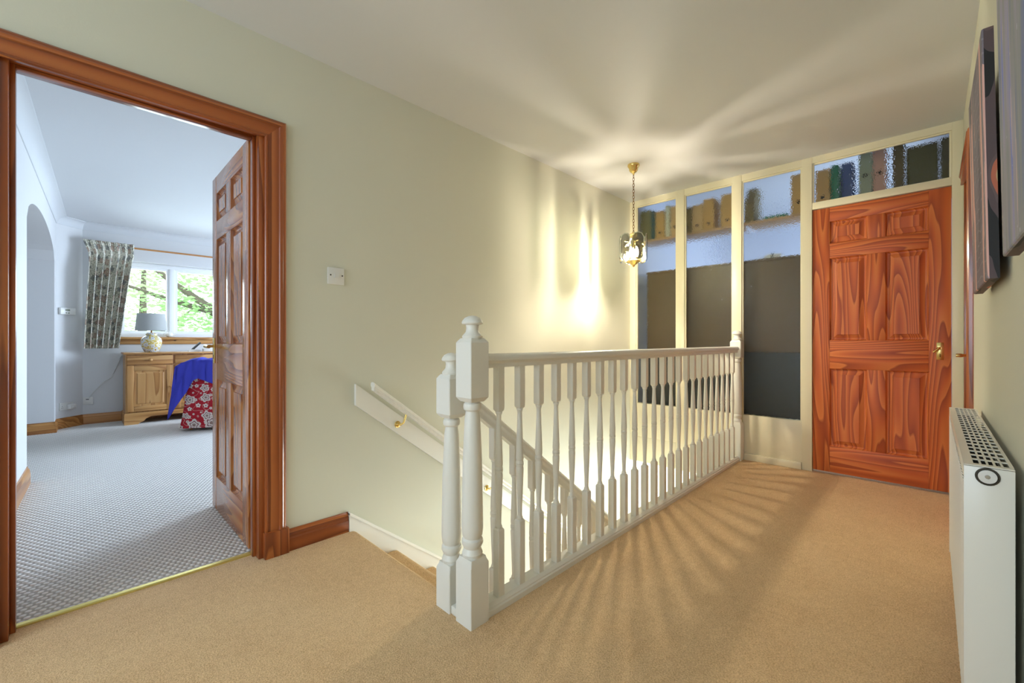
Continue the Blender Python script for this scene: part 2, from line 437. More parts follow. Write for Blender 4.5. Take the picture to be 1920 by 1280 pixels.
b.box(XB - 0.1, XB, YR - 0.1, YL + 0.06, 0, 0.72); b.box(XB - 0.1, XB, YR - 0.1, YL + 0.06, 2.18, ZC)
b.box(XB - 0.1, XB, YR - 0.1, 0.02, 0.72, 2.18); b.box(XB - 0.1, XB, 1.98, YL + 0.06, 0.72, 2.18)
struct(b.build('wall_rear', 'cream', smooth=0), 'cream painted wall at the near end of the landing', 'wall')

# lower hall under the stairs
struct(BX('floor_lower', 'carpet', 0.2, 6.0, YR, YL, -2.72, -2.6), 'tan carpet of the lower hall below the stairs', 'floor')
b = B(); b.box(6.0, 6.1, YR, YL, -2.72, -0.21)
struct(b.build('wall_lower_end', 'gloss_white', smooth=0), 'pale end wall of the lower hall', 'wall')
struct(BX('wall_lower_right', 'bed_wall', 0.2, 6.0, YR - 0.1, YR, -2.72, -0.21), 'pale side wall of the lower hall', 'wall')
struct(BX('wall_lower_near', 'bed_wall', 0.1, 0.2, YR - 0.1, YL + 0.06, -2.72, -0.21), 'pale near wall of the lower hall', 'wall')

# skirting profile (depth, height)
SK = [(0, 0), (0.018, 0), (0.018, 0.058), (0.015, 0.066), (0.016, 0.074), (0.011, 0.084), (0.006, 0.092), (0.006, 0.10), (0, 0.10)]
def skirting(name, p0, p1, nrm, mat, label, h=0.10, e0=0.0, e1=0.0, parent=None):
    d = Vector((p1[0] - p0[0], p1[1] - p0[1])); d.normalize()
    def loop(p, e): return [(p[0] + nrm[0] * t + d.x * e * t, p[1] + nrm[1] * t + d.y * e * t, z * h / 0.10) for t, z in SK]
    ax = 'X' if abs(d.x) > abs(d.y) else 'Y'
    o = B().loft([loop(p0, e0), loop(p1, e1)]).build(name, mat, parent, 20, grain=ax)
    return o if parent else struct(o, label, 'skirting')
skirting('baseboard_left', (0.70, YL), (0.99, YL), (0, -1), 'wood_trim', 'short moulded pine skirting between the doorway and the stairs')
skirting('baseboard_left_near', (XB, YL), (-0.30, YL), (0, -1), 'wood_trim', 'moulded pine skirting left of the bedroom doorway')
skirting('baseboard_right', (XB, YR), (2.95, YR), (0, 1), 'wood_trim', 'moulded pine skirting along the wall behind the radiator')

# ------------------------------------------------------------------ bedroom doorway: lining, architrave, threshold
AR = [(0.0, 0.0), (0.0, 0.014), (0.004, 0.018), (0.010, 0.018), (0.013, 0.014), (0.040, 0.016), (0.058, 0.019), (0.062, 0.024), (0.072, 0.026), (0.078, 0.022), (0.083, 0.022), (0.090, 0.016), (0.092, 0.0)]
t1 = thing('trim_1', (0.2, YL, 0), kind='structure', label='moulded red-brown pine frame around the bedroom doorway', cat='door frame')
def arch_leg(xin, sgn, zin, y, parent, mat='wood_trim', z0=0.0):
    lo = [(xin + sgn * w, y - t, z0) for w, t in AR]; hi = [(xin + sgn * w, y - t, zin + w) for w, t in AR]
    return B().loft([lo, hi]).build('architrave_leg', mat, parent, 20, grain='Z')
arch_leg(DX1 + 0.022, 1, DZ - 0.012, YL, t1, z0=0.105); arch_leg(DX0 - 0.022, -1, DZ - 0.012, YL, t1, z0=0.105)
zi = DZ - 0.012
B().loft([[(DX0 - 0.022 - w, YL - t, zi + w) for w, t in AR], [(DX1 + 0.022 + w, YL - t, zi + w) for w, t in AR]]).build('architrave_head', 'wood_trim', t1, 20, grain='X')
for x0, x1 in ((DX1 + 0.018, DX1 + 0.122), (DX0 - 0.122, DX0 - 0.018)):
    BX('plinth_block', 'wood_trim', x0, x1, YL - 0.032, YL + 0.002, 0, 0.118, t1, 0.003, 'Z')
BX('door_lining', 'wood_trim', DX1, DX1 + 0.029, YL - 0.001, YL + 0.121, 0.0, DZ + 0.029, t1, 0.002, 'Z')
BX('door_lining', 'wood_trim', DX0 - 0.029, DX0, YL - 0.001, YL + 0.121, 0.0, DZ + 0.029, t1, 0.002, 'Z')
BX('door_lining_head', 'wood_trim', DX0, DX1, YL - 0.001, YL + 0.121, DZ, DZ + 0.029, t1, 0.002, 'X')
BX('door_stop', 'wood_trim', DX1 - 0.013, DX1, YL + 0.045, YL + 0.078, 0.0, DZ, t1, 0.002, 'Z')
BX('door_stop', 'wood_trim', DX0, DX0 + 0.013, YL + 0.045, YL + 0.078, 0.0, DZ, t1, 0.002, 'Z')
BX('door_stop_head', 'wood_trim', DX0 + 0.013, DX1 - 0.013, YL + 0.045, YL + 0.078, DZ - 0.013, DZ, t1, 0.002, 'X')
tag(B().loft([[(x, YL + 0.072 + dy, dz) for dy, dz in ((0, 0), (0, 0.005), (0.006, 0.008), (0.024, 0.008), (0.030, 0.005), (0.030, 0))] for x in (DX0, DX1)]).build('threshold_strip', 'brass_pale', smooth=20),
    'thin brass carpet strip across the bedroom doorway', 'threshold')

# ------------------------------------------------------------------ six-panel doors
def six_panel_door(name, wdt, hgt, mat, label, place, th=0.04):
    """built in a local frame: u = 0..wdt across, v = 0..th through, z up; place maps (u, v, z) to the world"""
    base = place((wdt / 2, th / 2, 0))
    root = thing(name, base, label=label, cat='door', kind='structure')
    def P(o_name, u0, u1, v0, v1, z0, z1, grain, bev=0.002):
        bb = B().box(u0, u1, v0, v1, z0, z1, bev)
        for v in bb.bm.verts: v.co = Vector(place(tuple(v.co)))
        return bb.build(o_name, mat, root, grain=grain)
    ax = 'X' if abs(place((1, 0, 0))[0] - place((0, 0, 0))[0]) > 0.5 else 'Y'
    st = 0.105; mu = 0.10; k = hgt / 1.98
    zr = [0, 0.195, 0.775, 0.985, 1.60, 1.71, 1.875, 1.98]; zr = [z * k for z in zr]
    P('stile', 0, st, 0, th, 0, hgt, 'Z'); P('stile', wdt - st, wdt, 0, th, 0, hgt, 'Z')
    for a, c in ((0, 1), (2, 3), (4, 5), (6, 7)): P('rail', st, wdt - st, 0, th, zr[a], zr[c], ax)
    m0, m1 = wdt / 2 - mu / 2, wdt / 2 + mu / 2
    for a, c in ((1, 2), (3, 4), (5, 6)):
        P('muntin', m0, m1, 0, th, zr[a], zr[c], 'Z')
        for u0, u1 in ((st, m0), (m1, wdt - st)):
            bb = B(); z0, z1 = zr[a], zr[c]
            loops = []
            # recessed border, sloping field, raised centre, on both faces
            prof = [(0.0, 0.003), (0.004, 0.011), (0.009, 0.0155), (0.017, 0.0165), (0.043, 0.0085), (0.0445, 0.004)]
            for face in (0, 1):
                ls = []
                for ins, dep in prof:
                    v = dep if face == 0 else th - dep
                    ls.append([place((u0 + ins, v, z0 + ins)), place((u1 - ins, v, z0 + ins)), place((u1 - ins, v, z1 - ins)), place((u0 + ins, v, z1 - ins))])
                bb.loft(ls, True, False)
                bb.bm.faces.new([bb.bm.verts.new(p) for p in ls[-1]])
            bb.build('panel', mat, root, 18, grain='Z')
    return root
D1Y0, D1Y1 = 2.318, 3.095
d1 = six_panel_door('door_1', D1Y1 - D1Y0, 1.955, 'wood_open', 'varnished pine six-panel door standing open into the bedroom',
                    lambda p: (0.566 + p[1], D1Y0 + p[0], p[2] + 0.008))
for z in (0.245, 1.70):
    hg = B().box(0.566 + 0.010, 0.566 + 0.0385, D1Y0 - 0.0022, D1Y0 + 0.0005, z - 0.05, z + 0.05).build('hinge', 'brass_dark', d1)
    B().lathe([(0.006, z - 0.05), (0.006, z + 0.05)], 0.566 + 0.0415, D1Y0 - 0.004, 10).build('hinge_knuckle', 'brass_dark', hg)
def lever(parent, place, flip=1, ln=1.0):
    """back plate plus lever handle; local u along the door, v out of the face, z up"""
    def T(bb):
        for v in bb.bm.verts: v.co = Vector(place(tuple(v.co)))
        return bb
    pl = T(B().box(-0.021, 0.021, 0, 0.006, -0.075, 0.075, 0.002)).build('handle_plate', 'brass', parent)
    h = B().tube([(0, 0.004, 0.026), (0, 0.045, 0.026)], 0.009, 10)
    h.tube([(0, 0.045, 0.026), (flip * 0.03 * ln, 0.050, 0.026), (flip * 0.075 * ln, 0.050, 0.022 - (1 - ln) * 0.03), (flip * 0.105 * ln, 0.047, 0.024 - (1 - ln) * 0.05)], [0.011, 0.010, 0.008, 0.010], 10)
    T(h).build('lever_handle', 'brass', pl)
    T(B().box(-0.004, 0.004, 0.005, 0.0085, -0.05, -0.025, 0.001)).build('keyhole_cover', 'brass_dark', pl)
    return pl
lever(d1, lambda p: (0.566 - p[1], D1Y1 - 0.055 + p[0], p[2] + 0.94), -1)

# ------------------------------------------------------------------ glazed partition (wall_back) with door
wb = thing('wall_back', (XP + 0.03, 1.0, 0), kind='structure', label='cream glazed partition of tall obscure panes beside the red pine door', cat='partition')
X0, X1 = XP, XP + 0.06
PY = [(2.125, 2.19), (1.635, 1.71), (1.15, 1.22), (0.655, 0.72), (-0.14, -0.090)]
for i, (a, c) in enumerate(PY):
    lowz = -0.21 if i < 2 else 0.0
    BX('post', 'gloss_cream', X0, X1, a, c, lowz, ZC, wb, 0.002)
bays = [(1.71, 2.125), (1.22, 1.635), (0.72, 1.15)]
GZ0, GZ1 = 0.375, 2.345
for i, (a, c) in enumerate(bays):
    BX('head_rail', 'gloss_cream', X0 + 0.004, X1, a, c, GZ1, ZC, wb, 0.0)
    BX('glazing_bead', 'gloss_cream', X0 + 0.012, X0 + 0.028, a, a + 0.012, GZ0, GZ1, wb, 0.002)
    BX('glazing_bead', 'gloss_cream', X0 + 0.012, X0 + 0.028, c - 0.012, c, GZ0, GZ1, wb, 0.002)
    BX('glazing_bead', 'gloss_cream', X0 + 0.012, X0 + 0.028, a + 0.012, c - 0.012, GZ1 - 0.012, GZ1, wb, 0.002)
    BX('pane', 'obscure', X0 + 0.029, X0 + 0.034, a + 0.001, c - 0.001, GZ0, GZ1 - 0.001, wb)
    BX('lower_panel', 'gloss_cream', X0 + 0.006, X1, a, c, 0.0 if i == 2 else 0.04, GZ0, wb, 0.002)
    if i < 2: BX('apron_board', 'gloss_cream', X0 + 0.012, X1, a, c, -0.21, 0.038, wb, 0.002)
BX('kick_board', 'gloss_cream', X0 - 0.012, X0 + 0.006, 0.722, 1.128, 0.0, 0.055, wb, 0.004)
BX('transom_rail', 'gloss_cream', X0 + 0.002, X1, -0.090, 0.655, 1.998, 2.05, wb, 0.002)
BX('head_rail', 'gloss_cream', X0 + 0.004, X1, -0.090, 0.655, 2.352, ZC, wb)
for z0, z1 in ((2.34, 2.352),): BX('glazing_bead', 'gloss_cream', X0 + 0.012, X0 + 0.028, -0.078, 0.643, z0, z1, wb, 0.002)
BX('glazing_bead', 'gloss_cream', X0 + 0.012, X0 + 0.028, 0.643, 0.655, 2.05, 2.352, wb, 0.002)
BX('glazing_bead', 'gloss_cream', X0 + 0.012, X0 + 0.028, -0.09, -0.078, 2.05, 2.352, wb, 0.002)
BX('transom_pane', 'obscure', X0 + 0.029, X0 + 0.034, -0.089, 0.654, 2.051, 2.351, wb)
d2 = six_panel_door('door_2', 0.741, 1.978, 'wood_door', 'closed red-stained pine six-panel door in the glazed partition',
                    lambda p: (XP + 0.016 + p[1], 0.653 - p[0], p[2] + 0.016))
lever(d2, lambda p: (XP + 0.016 - p[1], -0.036 + p[0] * 0.8, p[2] * 0.75 + 0.930), 1, 0.35)

# right-hand door near the partition, almost edge-on
t2 = thing('trim_2', (3.44, YR, 0), kind='structure', label='pine frame of the side door in the right wall next to the partition', cat='door frame')
ARR = [(w * 0.78, t * 0.85) for w, t in AR]
B().loft([[(3.105 - w, YR + t, 0) for w, t in ARR], [(3.105 - w, YR + t, 1.965 + w) for w, t in ARR]]).build('architrave_leg', 'wood_trim', t2, 20, grain='Z')
B().loft([[(3.105 - w, YR + t, 1.965 + w) for w, t in ARR], [(3.86, YR + t, 1.965 + w) for w, t in ARR]]).build('architrave_head', 'wood_trim', t2, 20, grain='X')
BX('door_lining', 'wood_trim', 2.985, 3.105, YR - 0.1, YR + 0.001, 0, 2.0, t2, 0.001, 'Z')
BX('door_lining', 'wood_trim', 3.82, 3.86, YR - 0.1, YR + 0.001, 0, 2.0, t2, 0.001, 'Z')
BX('door_lining_head', 'wood_trim', 3.105, 3.82, YR - 0.1, YR + 0.001, 1.965, 2.0, t2, 0.001, 'X')
d3 = six_panel_door('door_3', 0.711, 1.95, 'wood_door', 'side door in the right wall seen almost edge-on',
                    lambda p: (3.107 + p[0], YR - 0.022 - p[1], p[2] + 0.01))
B().tube([(3.30, YR - 0.022, 0.92), (3.30, YR + 0.02, 0.92), (3.30, YR + 0.032, 0.92), (3.30, YR + 0.05, 0.92)], [0.007, 0.007, 0.010, 0.009], 12).build('handle_knob', 'brass', d3)
struct(BX('wall_side_passage', 'cream', 2.9, 3.95, YR - 0.3, YR - 0.28, 0, ZC), 'blank wall behind the side door', 'wall')

# ------------------------------------------------------------------ staircase
GO, RI = 0.25, 0.187
SL = RI / GO
st = thing('staircase', (2.6, 1.75, -2.6), 'carpeted staircase going down between the cream wall and the white balusters', 'staircase')
for k in range(1, 14):
    xn = SW + GO * k; z = -RI * k
    b = B()
    prof = [(xn - GO - 0.03, z), (xn - 0.022, z), (xn - 0.004, z - 0.003), (xn + 0.008, z - 0.012), (xn + 0.010, z - 0.024), (xn + 0.002, z - 0.036), (xn - 0.022, z - 0.04), (xn - 0.022, z - RI), (xn - GO - 0.03, z - RI)]
    b.loft([[(x, y, zz) for x, zz in prof] for y in (1.322, YL - 0.024)])
    b.build('step', 'carpet', st, 50)
b = B(); b.box(SW - 0.028, SW - 0.022, 1.322, YL - 0.024, -RI, -0.036); b.build('riser', 'carpet', st)
# wall string and outer string
def rake(bb, x0, x1, y0, y1, ztop, drop, s=SL, zl=None):
    """board following the pitch: top edge z = ztop at x0"""
    f = lambda x, o: ztop - s * (x - x0) - o
    a = [(x0, f(x0, 0)), (x1, f(x1, 0)), (x1, f(x1, drop)), (x0, f(x0, drop) if zl is None else zl)]
    bb.prism([(x, y0, z) for x, z in a], (0, y1 - y0, 0)); return bb
rake(B(), 0.992, 4.25, YL - 0.022, YL - 0.001, 0.095, 0.34, 0.765, -0.24).build('wall_string', 'gloss_white', st)
rake(B(), 0.992, 4.25, YL - 0.030, YL - 0.001, 0.103, 0.016, 0.765).build('string_capping', 'gloss_white', st)
rake(B(), 1.045, 4.20, 1.276, 1.318, -0.075, 0.36, SL).build('outer_string', 'gloss_white', st)
rake(B(), 1.045, 4.20, 1.262, 1.332, -0.058, 0.022, SL).build('string_capping', 'gloss_white', st)

# ------------------------------------------------------------------ balustrades
def chamf_block(bb, cx, cy, hw, z0, z1, top=True, bot=True, ch=0.012, neck=0.6):
    sq = lambda h, z: [(cx - h, cy - h, z), (cx + h, cy - h, z), (cx + h, cy + h, z), (cx - h, cy + h, z)]
    e = 0.0025
    def ring(h, z): # square with slightly eased corners
        return [(cx - h + e, cy - h, z), (cx + h - e, cy - h, z), (cx + h, cy - h + e, z), (cx + h, cy + h - e, z), (cx + h - e, cy + h, z), (cx - h + e, cy + h, z), (cx - h, cy + h - e, z), (cx - h, cy - h + e, z)]
    L = []
    if bot: L.append(ring(hw * neck, z0)); L.append(ring(hw * 0.86, z0 + ch * 0.45)); L.append(ring(hw, z0 + ch))
    else: L.append(ring(hw, z0))
    if top: L.append(ring(hw, z1 - ch)); L.append(ring(hw * 0.86, z1 - ch * 0.45)); L.append(ring(hw * neck, z1))
    else: L.append(ring(hw, z1))
    bb.loft(L)
def newel(parent, cx, cy, z0, zb, zk, zt, hw=0.0425, label=None):
    """base block z0..zb, turned shaft zb..zk, upper block zk..zt, cap above"""
    b = B(); s = hw / 0.0425
    chamf_block(b, cx, cy, hw, z0, zb + 0.018, True, False, 0.022, 0.8)
    chamf_block(b, cx, cy, hw, zk - 0.012, zt + 0.008, True, True, 0.016, 0.72)
    h = zk - zb
    pr = [(0.030, zb + 0.008), (0.035, zb + 0.020), (0.037, zb + 0.030), (0.033, zb + 0.040), (0.030, zb + 0.048), (0.034, zb + 0.056), (0.0385, zb + 0.066), (0.037, zb + 0.078), (0.031, zb + 0.084), (0.036, zb + 0.094),
          (0.0385, zb + 0.12), (0.038, zb + 0.16), (0.035, zb + 0.16 + (h - 0.22) * 0.5), (0.028, zk - 0.075), (0.024, zk - 0.05), (0.024, zk - 0.046), (0.031, zk - 0.040), (0.033, zk - 0.030), (0.031, zk - 0.020), (0.025, zk - 0.014), (0.028, zk - 0.004)]
    b.lathe([(r * s, z) for r, z in pr], cx, cy, 28)
    o = b.build('newel_post', 'gloss_white', parent, 32, label=label)
    t = zt
    c = [(0.030, t), (0.036, t + 0.008), (0.037, t + 0.015), (0.032, t + 0.021), (0.024, t + 0.030), (0.022, t + 0.045), (0.024, t + 0.055), (0.036, t + 0.058), (0.0385, t + 0.062), (0.036, t + 0.070), (0.028, t + 0.080), (0.014, t + 0.087), (0.001, t + 0.089)]
    B().lathe([(r * s, z) for r, z in c], cx, cy, 28).build('newel_cap', 'gloss_white', o, 40)
    return o
def rail_section(w=0.030, h=0.052):
    q = [(-0.62, 0), (0.62, 0), (0.66, 0.12), (0.60, 0.30), (0.70, 0.40), (0.98, 0.52), (1.0, 0.70), (0.85, 0.88), (0.5, 0.98), (0, 1.0)]
    return [(a * w, c * h) for a, c in q] + [(-a * w, c * h) for a, c in reversed(q[2:-1])]
bl = thing('balustrade', (2.45, 1.172, 0), 'white painted landing balustrade of turned balusters along the stairwell', 'balustrade')
newel(bl, 0.9875, 1.1715, 0.0, 0.215, 0.795, 1.0)
newel(bl, XP - 0.043, 1.1715, 0.0, 0.30, 0.862, 0.995)
sec = rail_section()
XE = XP - 0.05
B().loft([[(x, 1.1715 + a, 0.899 + c) for a, c in sec] for x in (1.02, XE)]).build('handrail', 'gloss_white', bl, 40)
bs = [(-0.037, 0), (-0.037, 0.020), (-0.032, 0.024), (-0.032, 0.029), (-0.024, 0.035), (-0.018, 0.038), (0.030, 0.038), (0.037, 0.030), (0.037, 0)]
B().loft([[(x, 1.1735 + a, c) for a, c in bs] for x in (1.03, XE)]).build('base_rail', 'gloss_white', bl, 20)
def baluster_mesh(parent, cx, cy, z0, base, turn, top, hw=0.0162):
    b = B(); zb = z0 + base; zt = zb + turn
    chamf_block(b, cx, cy, hw, z0, zb + 0.006, True, False, 0.010, 0.6); chamf_block(b, cx, cy, hw, zt - 0.006, zt + top, False, True, 0.010, 0.6)
    m = (zb + zt) / 2
    half = [(0.0095, 0), (0.0125, 0.005), (0.0130, 0.011), (0.0100, 0.016), (0.0092, 0.024), (0.0098, 0.05), (0.0125, 0.12), (0.0150, turn / 2 - 0.035), (0.0155, turn / 2 - 0.018), (0.0135, turn / 2 - 0.012), (0.0155, turn / 2 - 0.006), (0.0158, turn / 2 - 0.001)]
    pr = [(r, zb + h) for r, h in half] + [(0.0138, m)] + [(r, zt - h) for r, h in reversed(half)]
    b.lathe(pr, cx, cy, 16)
    return b.build('baluster', 'gloss_white', parent, 35)
x = 1.118; first = baluster_mesh(bl, x, 1.1715, 0.036, 0.250, 0.450, 0.166)
for k in range(1, 24):
    copy_part(first, bl, (1.118 + 0.1152 * k, 1.1715, 0.036))
# stair side
bs2 = thing('stair_balustrade', (2.5, 1.296, -1.0), 'white raking stair balustrade running down behind the landing balusters', 'balustrade')
newel(bs2, 0.99, 1.2965, 0.0, 0.150, 0.722, 0.865, 0.0415)
RS = 0.763
B().loft([[(x, 1.2965 + a * 0.95, 0.640 + 0.045 - RS * (x - 1.132) + c * 1.25) for a, c in sec] for x in (1.02, 4.05)]).build('raking_handrail', 'gloss_white', bs2, 40)
f2 = baluster_mesh(bs2, 1.21, 1.2965, -0.20, 0.255, 0.455, 0.145)
for k in range(1, 24):
    xx = 1.21 + 0.119 * k
    copy_part(f2, bs2, (xx, 1.2965, -0.20 - RS * (xx - 1.21)))
B().box(0.955, 1.02, 1.2145, 1.2548, 0.0, 0.032, 0.004).build('link_block', 'gloss_white', bs2)

# ------------------------------------------------------------------ wall handrail
wh = thing('wall_handrail', (2.4, YL, -1.6), 'white sloping handrail on a backing board with brass brackets, fixed to the cream wall', 'handrail')
rake(B(), 1.028, 3.9, YL - 0.020, YL - 0.0005, 0.769, 0.113, 0.757).build('backing_board', 'gloss_white', wh, 0)
B().loft([[(x, 2.125 + a * 0.8, 0.733 - 0.765 * (x - 1.10) + c * 0.85) for a, c in sec] for x in (1.10, 3.85)]).build('rail', 'gloss_white', wh, 40)
for k in range(4):
    xx = 1.272 + 0.682 * k; zz = 0.523 - 0.7757 * 0.682 * k
    p = B().lathe([(0.0, -0.0), (0.018, -0.0005), (0.0195, -0.003), (0.018, -0.006), (0.010, -0.008), (0.007, -0.012), (0.001, -0.0125)], seg=18, axis='Y', o=(xx, YL - 0.020, zz)).build('bracket', 'brass', wh, 40)
    zr = 0.733 - 0.765 * (xx + 0.03 - 1.10)
    B().tube([(xx, YL - 0.03, zz), (xx, YL - 0.055, zz + 0.002), (xx + 0.015, 2.128, zz + 0.012), (xx + 0.03, 2.125, zr + 0.002)], [0.006, 0.006, 0.0055, 0.006], 10).build('bracket_arm', 'brass', p, 50)
    for a in (0.5, 2.6, 4.7):
        B().lathe([(0.0001, 0), (0.003, -0.0005), (0.0028, -0.0015), (0.0001, -0.002)], seg=8, axis='Y', o=(xx + 0.013 * math.cos(a), YL - 0.0255, zz + 0.013 * math.sin(a))).build('screw', 'brass_dark', p)

# ------------------------------------------------------------------ light switch
ls = thing('light_switch', (0.927, YL, 1.285), 'white square light switch on the cream wall right of the bedroom doorway', 'light switch')
B().box(0.884, 0.970, YL - 0.010, YL - 0.0002, 1.287, 1.373, 0.0035).build('switch_plate', 'plastic', ls)
sx, sz = 0.929, 1.334
B().prism([(sx - 0.011, YL - 0.0095, sz - 0.013), (sx - 0.011, YL - 0.0095, sz + 0.013), (sx - 0.011, YL - 0.012, sz + 0.013), (sx - 0.011, YL - 0.016, sz - 0.013)], (0.022, 0, 0)).build('rocker', 'plastic', ls)
for dx in (-0.030, 0.030):
    B().lathe([(0.0001, -0.0098), (0.004, -0.0101), (0.0035, -0.0108), (0.0001, -0.011)], seg=12, axis='Y', o=(sx + dx, YL, sz)).build('screw', 'screw', ls)

# ------------------------------------------------------------------ radiator
rd = thing('radiator', (1.96, YR, 0.124), 'white panel radiator with slotted top grille on the right wall', 'radiator')
RX0, RX1, RY0, RY1, RZ0, RZ1 = 1.395, 2.534, -0.126, -0.050, 0.124, 0.724
b = B().box(RX0 + 0.008, RX1 - 0.008, RY1 - 0.012, RY1 - 0.003, RZ0, RZ1 - 0.012, 0.003)
n = 33
for k in range(n):
    xx = RX0 + 0.03 + (RX1 - RX0 - 0.06) * k / (n - 1)
    b.prism([(xx - 0.010, RY1 - 0.004, RZ0 + 0.03), (xx + 0.010, RY1 - 0.004, RZ0 + 0.03), (xx + 0.007, RY1 - 0.0005, RZ0 + 0.035), (xx - 0.007, RY1 - 0.0005, RZ0 + 0.035)], (0, 0, RZ1 - RZ0 - 0.08))
b.build('front_panel', 'radiator', rd)
BX('back_panel', 'radiator', RX0 + 0.008, RX1 - 0.008, RY0 + 0.001, RY0 + 0.007, RZ0, RZ1 - 0.05, rd, 0.002)
b = B()
for k in range(60):
    xx = RX0 + 0.02 + (RX1 - RX0 - 0.04) * k / 59
    b.box(xx - 0.001, xx + 0.001, RY0 + 0.012, RY1 - 0.014, RZ0 + 0.03, RZ1 - 0.025)
b.build('convector_fins', 'dark', rd, 0)
b = B(); gz0, gz1 = RZ1 - 0.003, RZ1
rows, cols = 5, 21
b.box(RX0, RX0 + 0.022, RY0, RY1, gz0, gz1, 0.002); b.box(RX1 - 0.022, RX1, RY0, RY1, gz0, gz1, 0.002)
b.box(RX0 + 0.02, RX1 - 0.02, RY1 - 0.016, RY1, gz0, gz1); b.box(RX0 + 0.02, RX1 - 0.02, RY0, RY0 + 0.006, gz0, gz1)
ww = (RY1 - 0.016) - (RY0 + 0.006); pit = ww / rows
for k in range(1, rows):
    yy = RY0 + 0.006 + pit * k; b.box(RX0 + 0.02, RX1 - 0.02, yy - 0.0018, yy + 0.0018, gz0 + 0.001, gz1 - 0.0002)
for k in range(1, cols):
    xx = RX0 + 0.022 + (RX1 - RX0 - 0.044) * k / cols; b.box(xx - 0.006, xx + 0.006, RY0 + 0.003, RY1 - 0.012, gz0 + 0.001, gz1 - 0.0001)
b.build('top_grille', 'radiator', rd, 0)
for xa in (RX0, RX1 - 0.004):
    BX('side_panel', 'radiator', xa, xa + 0.004, RY0, RY1, RZ0, RZ1 - 0.0035, rd, 0.0012)
BX('front_lip', 'radiator', RX0, RX1, RY1 - 0.002, RY1, RZ1 - 0.03, RZ1 - 0.004, rd, 0.0008)
pl = B().lathe([(0.0001, 0.002), (0.019, 0.0015), (0.019, -0.003), (0.016, -0.004), (0.0155, -0.001)], seg=24, axis='X', o=(RX0, -0.086, 0.702)).build('plug_collar', 'dark', rd)
B().lathe([(0.0001, -0.001), (0.0145, -0.001), (0.0145, -0.0035), (0.010, -0.004), (0.0001, -0.0042)], seg=24, axis='X', o=(RX0, -0.086, 0.702)).build('bleed_plug', 'plastic', pl)
B().lathe([(0.0001, -0.004), (0.0045, -0.004), (0.004, -0.006), (0.0001, -0.006)], seg=16, axis='X', o=(RX0, -0.086, 0.702)).build('plug_screw', 'chrome', pl)
for xx in (1.55, 2.38):
    BX('wall_bracket', 'radiator', xx, xx + 0.03, YR + 0.0005, RY0 + 0.004, 0.2, 0.66, rd)
B().tube([(RX0 + 0.05, -0.09, 0.0), (RX0 + 0.05, -0.09, 0.135)], 0.0075, 10).build('supply_pipe', 'brass', rd)
B().tube([(RX1 - 0.05, -0.09, 0.0), (RX1 - 0.05, -0.09, 0.135)], 0.0075, 10).build('supply_pipe', 'brass', rd)

# ------------------------------------------------------------------ canvases on the right wall
def canvas(name, x0, x1, z0, z1, yt, yb, dep, mat, label):
    root = thing(name, ((x0 + x1) / 2, YR, z0), label, 'painting')
    fr = lambda x, z, o: (x, (yb + (yt - yb) * (z - z0) / (z1 - z0)) - o, z)
    b = B(); e = 0.004
    b.loft([[fr(x0, z0, e), fr(x1, z0, e), fr(x1, z1, e), fr(x0, z1, e)], [fr(x0 + e * .3, z0 + e * .3, 0.001), fr(x1 - e * .3, z0 + e * .3, 0.001), fr(x1 - e * .3, z1 - e * .3, 0.001), fr(x0 + e * .3, z1 - e * .3, 0.001)],
            [fr(x0 + e, z0 + e, 0), fr(x1 - e, z0 + e, 0), fr(x1 - e, z1 - e, 0), fr(x0 + e, z1 - e, 0)]])
    b.build('painted_face', mat, root, 0)
    b = B().loft([[fr(x0, z0, e), fr(x1, z0, e), fr(x1, z1, e), fr(x0, z1, e)], [fr(x0, z0, dep), fr(x1, z0, dep), fr(x1, z1, dep), fr(x0, z1, dep)]])
    b.build('wrapped_edge', 'paint_side', root, 0)
    return root
canvas('canvas_painting', 1.63, 2.15, 1.158, 1.80, -0.089, -0.100, 0.022, 'paint_mauve', 'mauve and pink streaked canvas nearer the partition, seen edge-on')
canvas('canvas_painting', 0.78, 1.32, 1.170, 1.86, -0.091, -0.102, 0.022, 'paint_blue', 'blue-grey streaked canvas cut off by the right edge of the picture')

# ------------------------------------------------------------------ pendant lantern
LX, LY = 3.10, 1.695
pn = thing('pendant_lantern', (LX, LY, 1.59), 'brass pendant lantern with oval glass panels hanging over the stairwell', 'lamp')
B().lathe([(0.0001, 2.40), (0.046, 2.399), (0.047, 2.388), (0.040, 2.376), (0.036, 2.372), (0.033, 2.352), (0.022, 2.338), (0.010, 2.332), (0.006, 2.318), (0.0001, 2.317)], LX, LY, 24).build('ceiling_rose', 'brass', pn, 40)
b = B(); z = 2.318; k = 0
while z > 1.862:
    a = (k % 2) * PI / 2
    b.tube([(LX + 0.0075 * math.cos(t) * math.cos(a), LY + 0.0075 * math.cos(t) * math.sin(a), z - 0.013 + 0.0145 * math.sin(t)) for t in [2 * PI * i / 12 for i in range(12)]], 0.0021, 6, True)
    z -= 0.0235; k += 1
b.build('chain', 'brass_dark', pn, 60)
b = B().lathe([(0.001, 1.862), (0.010, 1.858), (0.014, 1.848), (0.030, 1.846), (0.032, 1.840), (0.018, 1.832), (0.020, 1.826), (0.026, 1.822), (0.024, 1.818), (0.001, 1.818)], LX, LY, 24)
b.build('crown', 'brass', pn, 40)
b = B().lathe([(0.001, 1.640), (0.048, 1.640), (0.054, 1.634), (0.052, 1.626), (0.036, 1.618), (0.024, 1.606), (0.012, 1.600), (0.010, 1.592), (0.006, 1.586), (0.001, 1.583)], LX, LY, 24)
b.build('bottom_tray', 'brass', pn, 40)
B().tube([(LX, LY, 1.638), (LX, LY, 1.825)], 0.005, 10).build('stem', 'brass', pn)
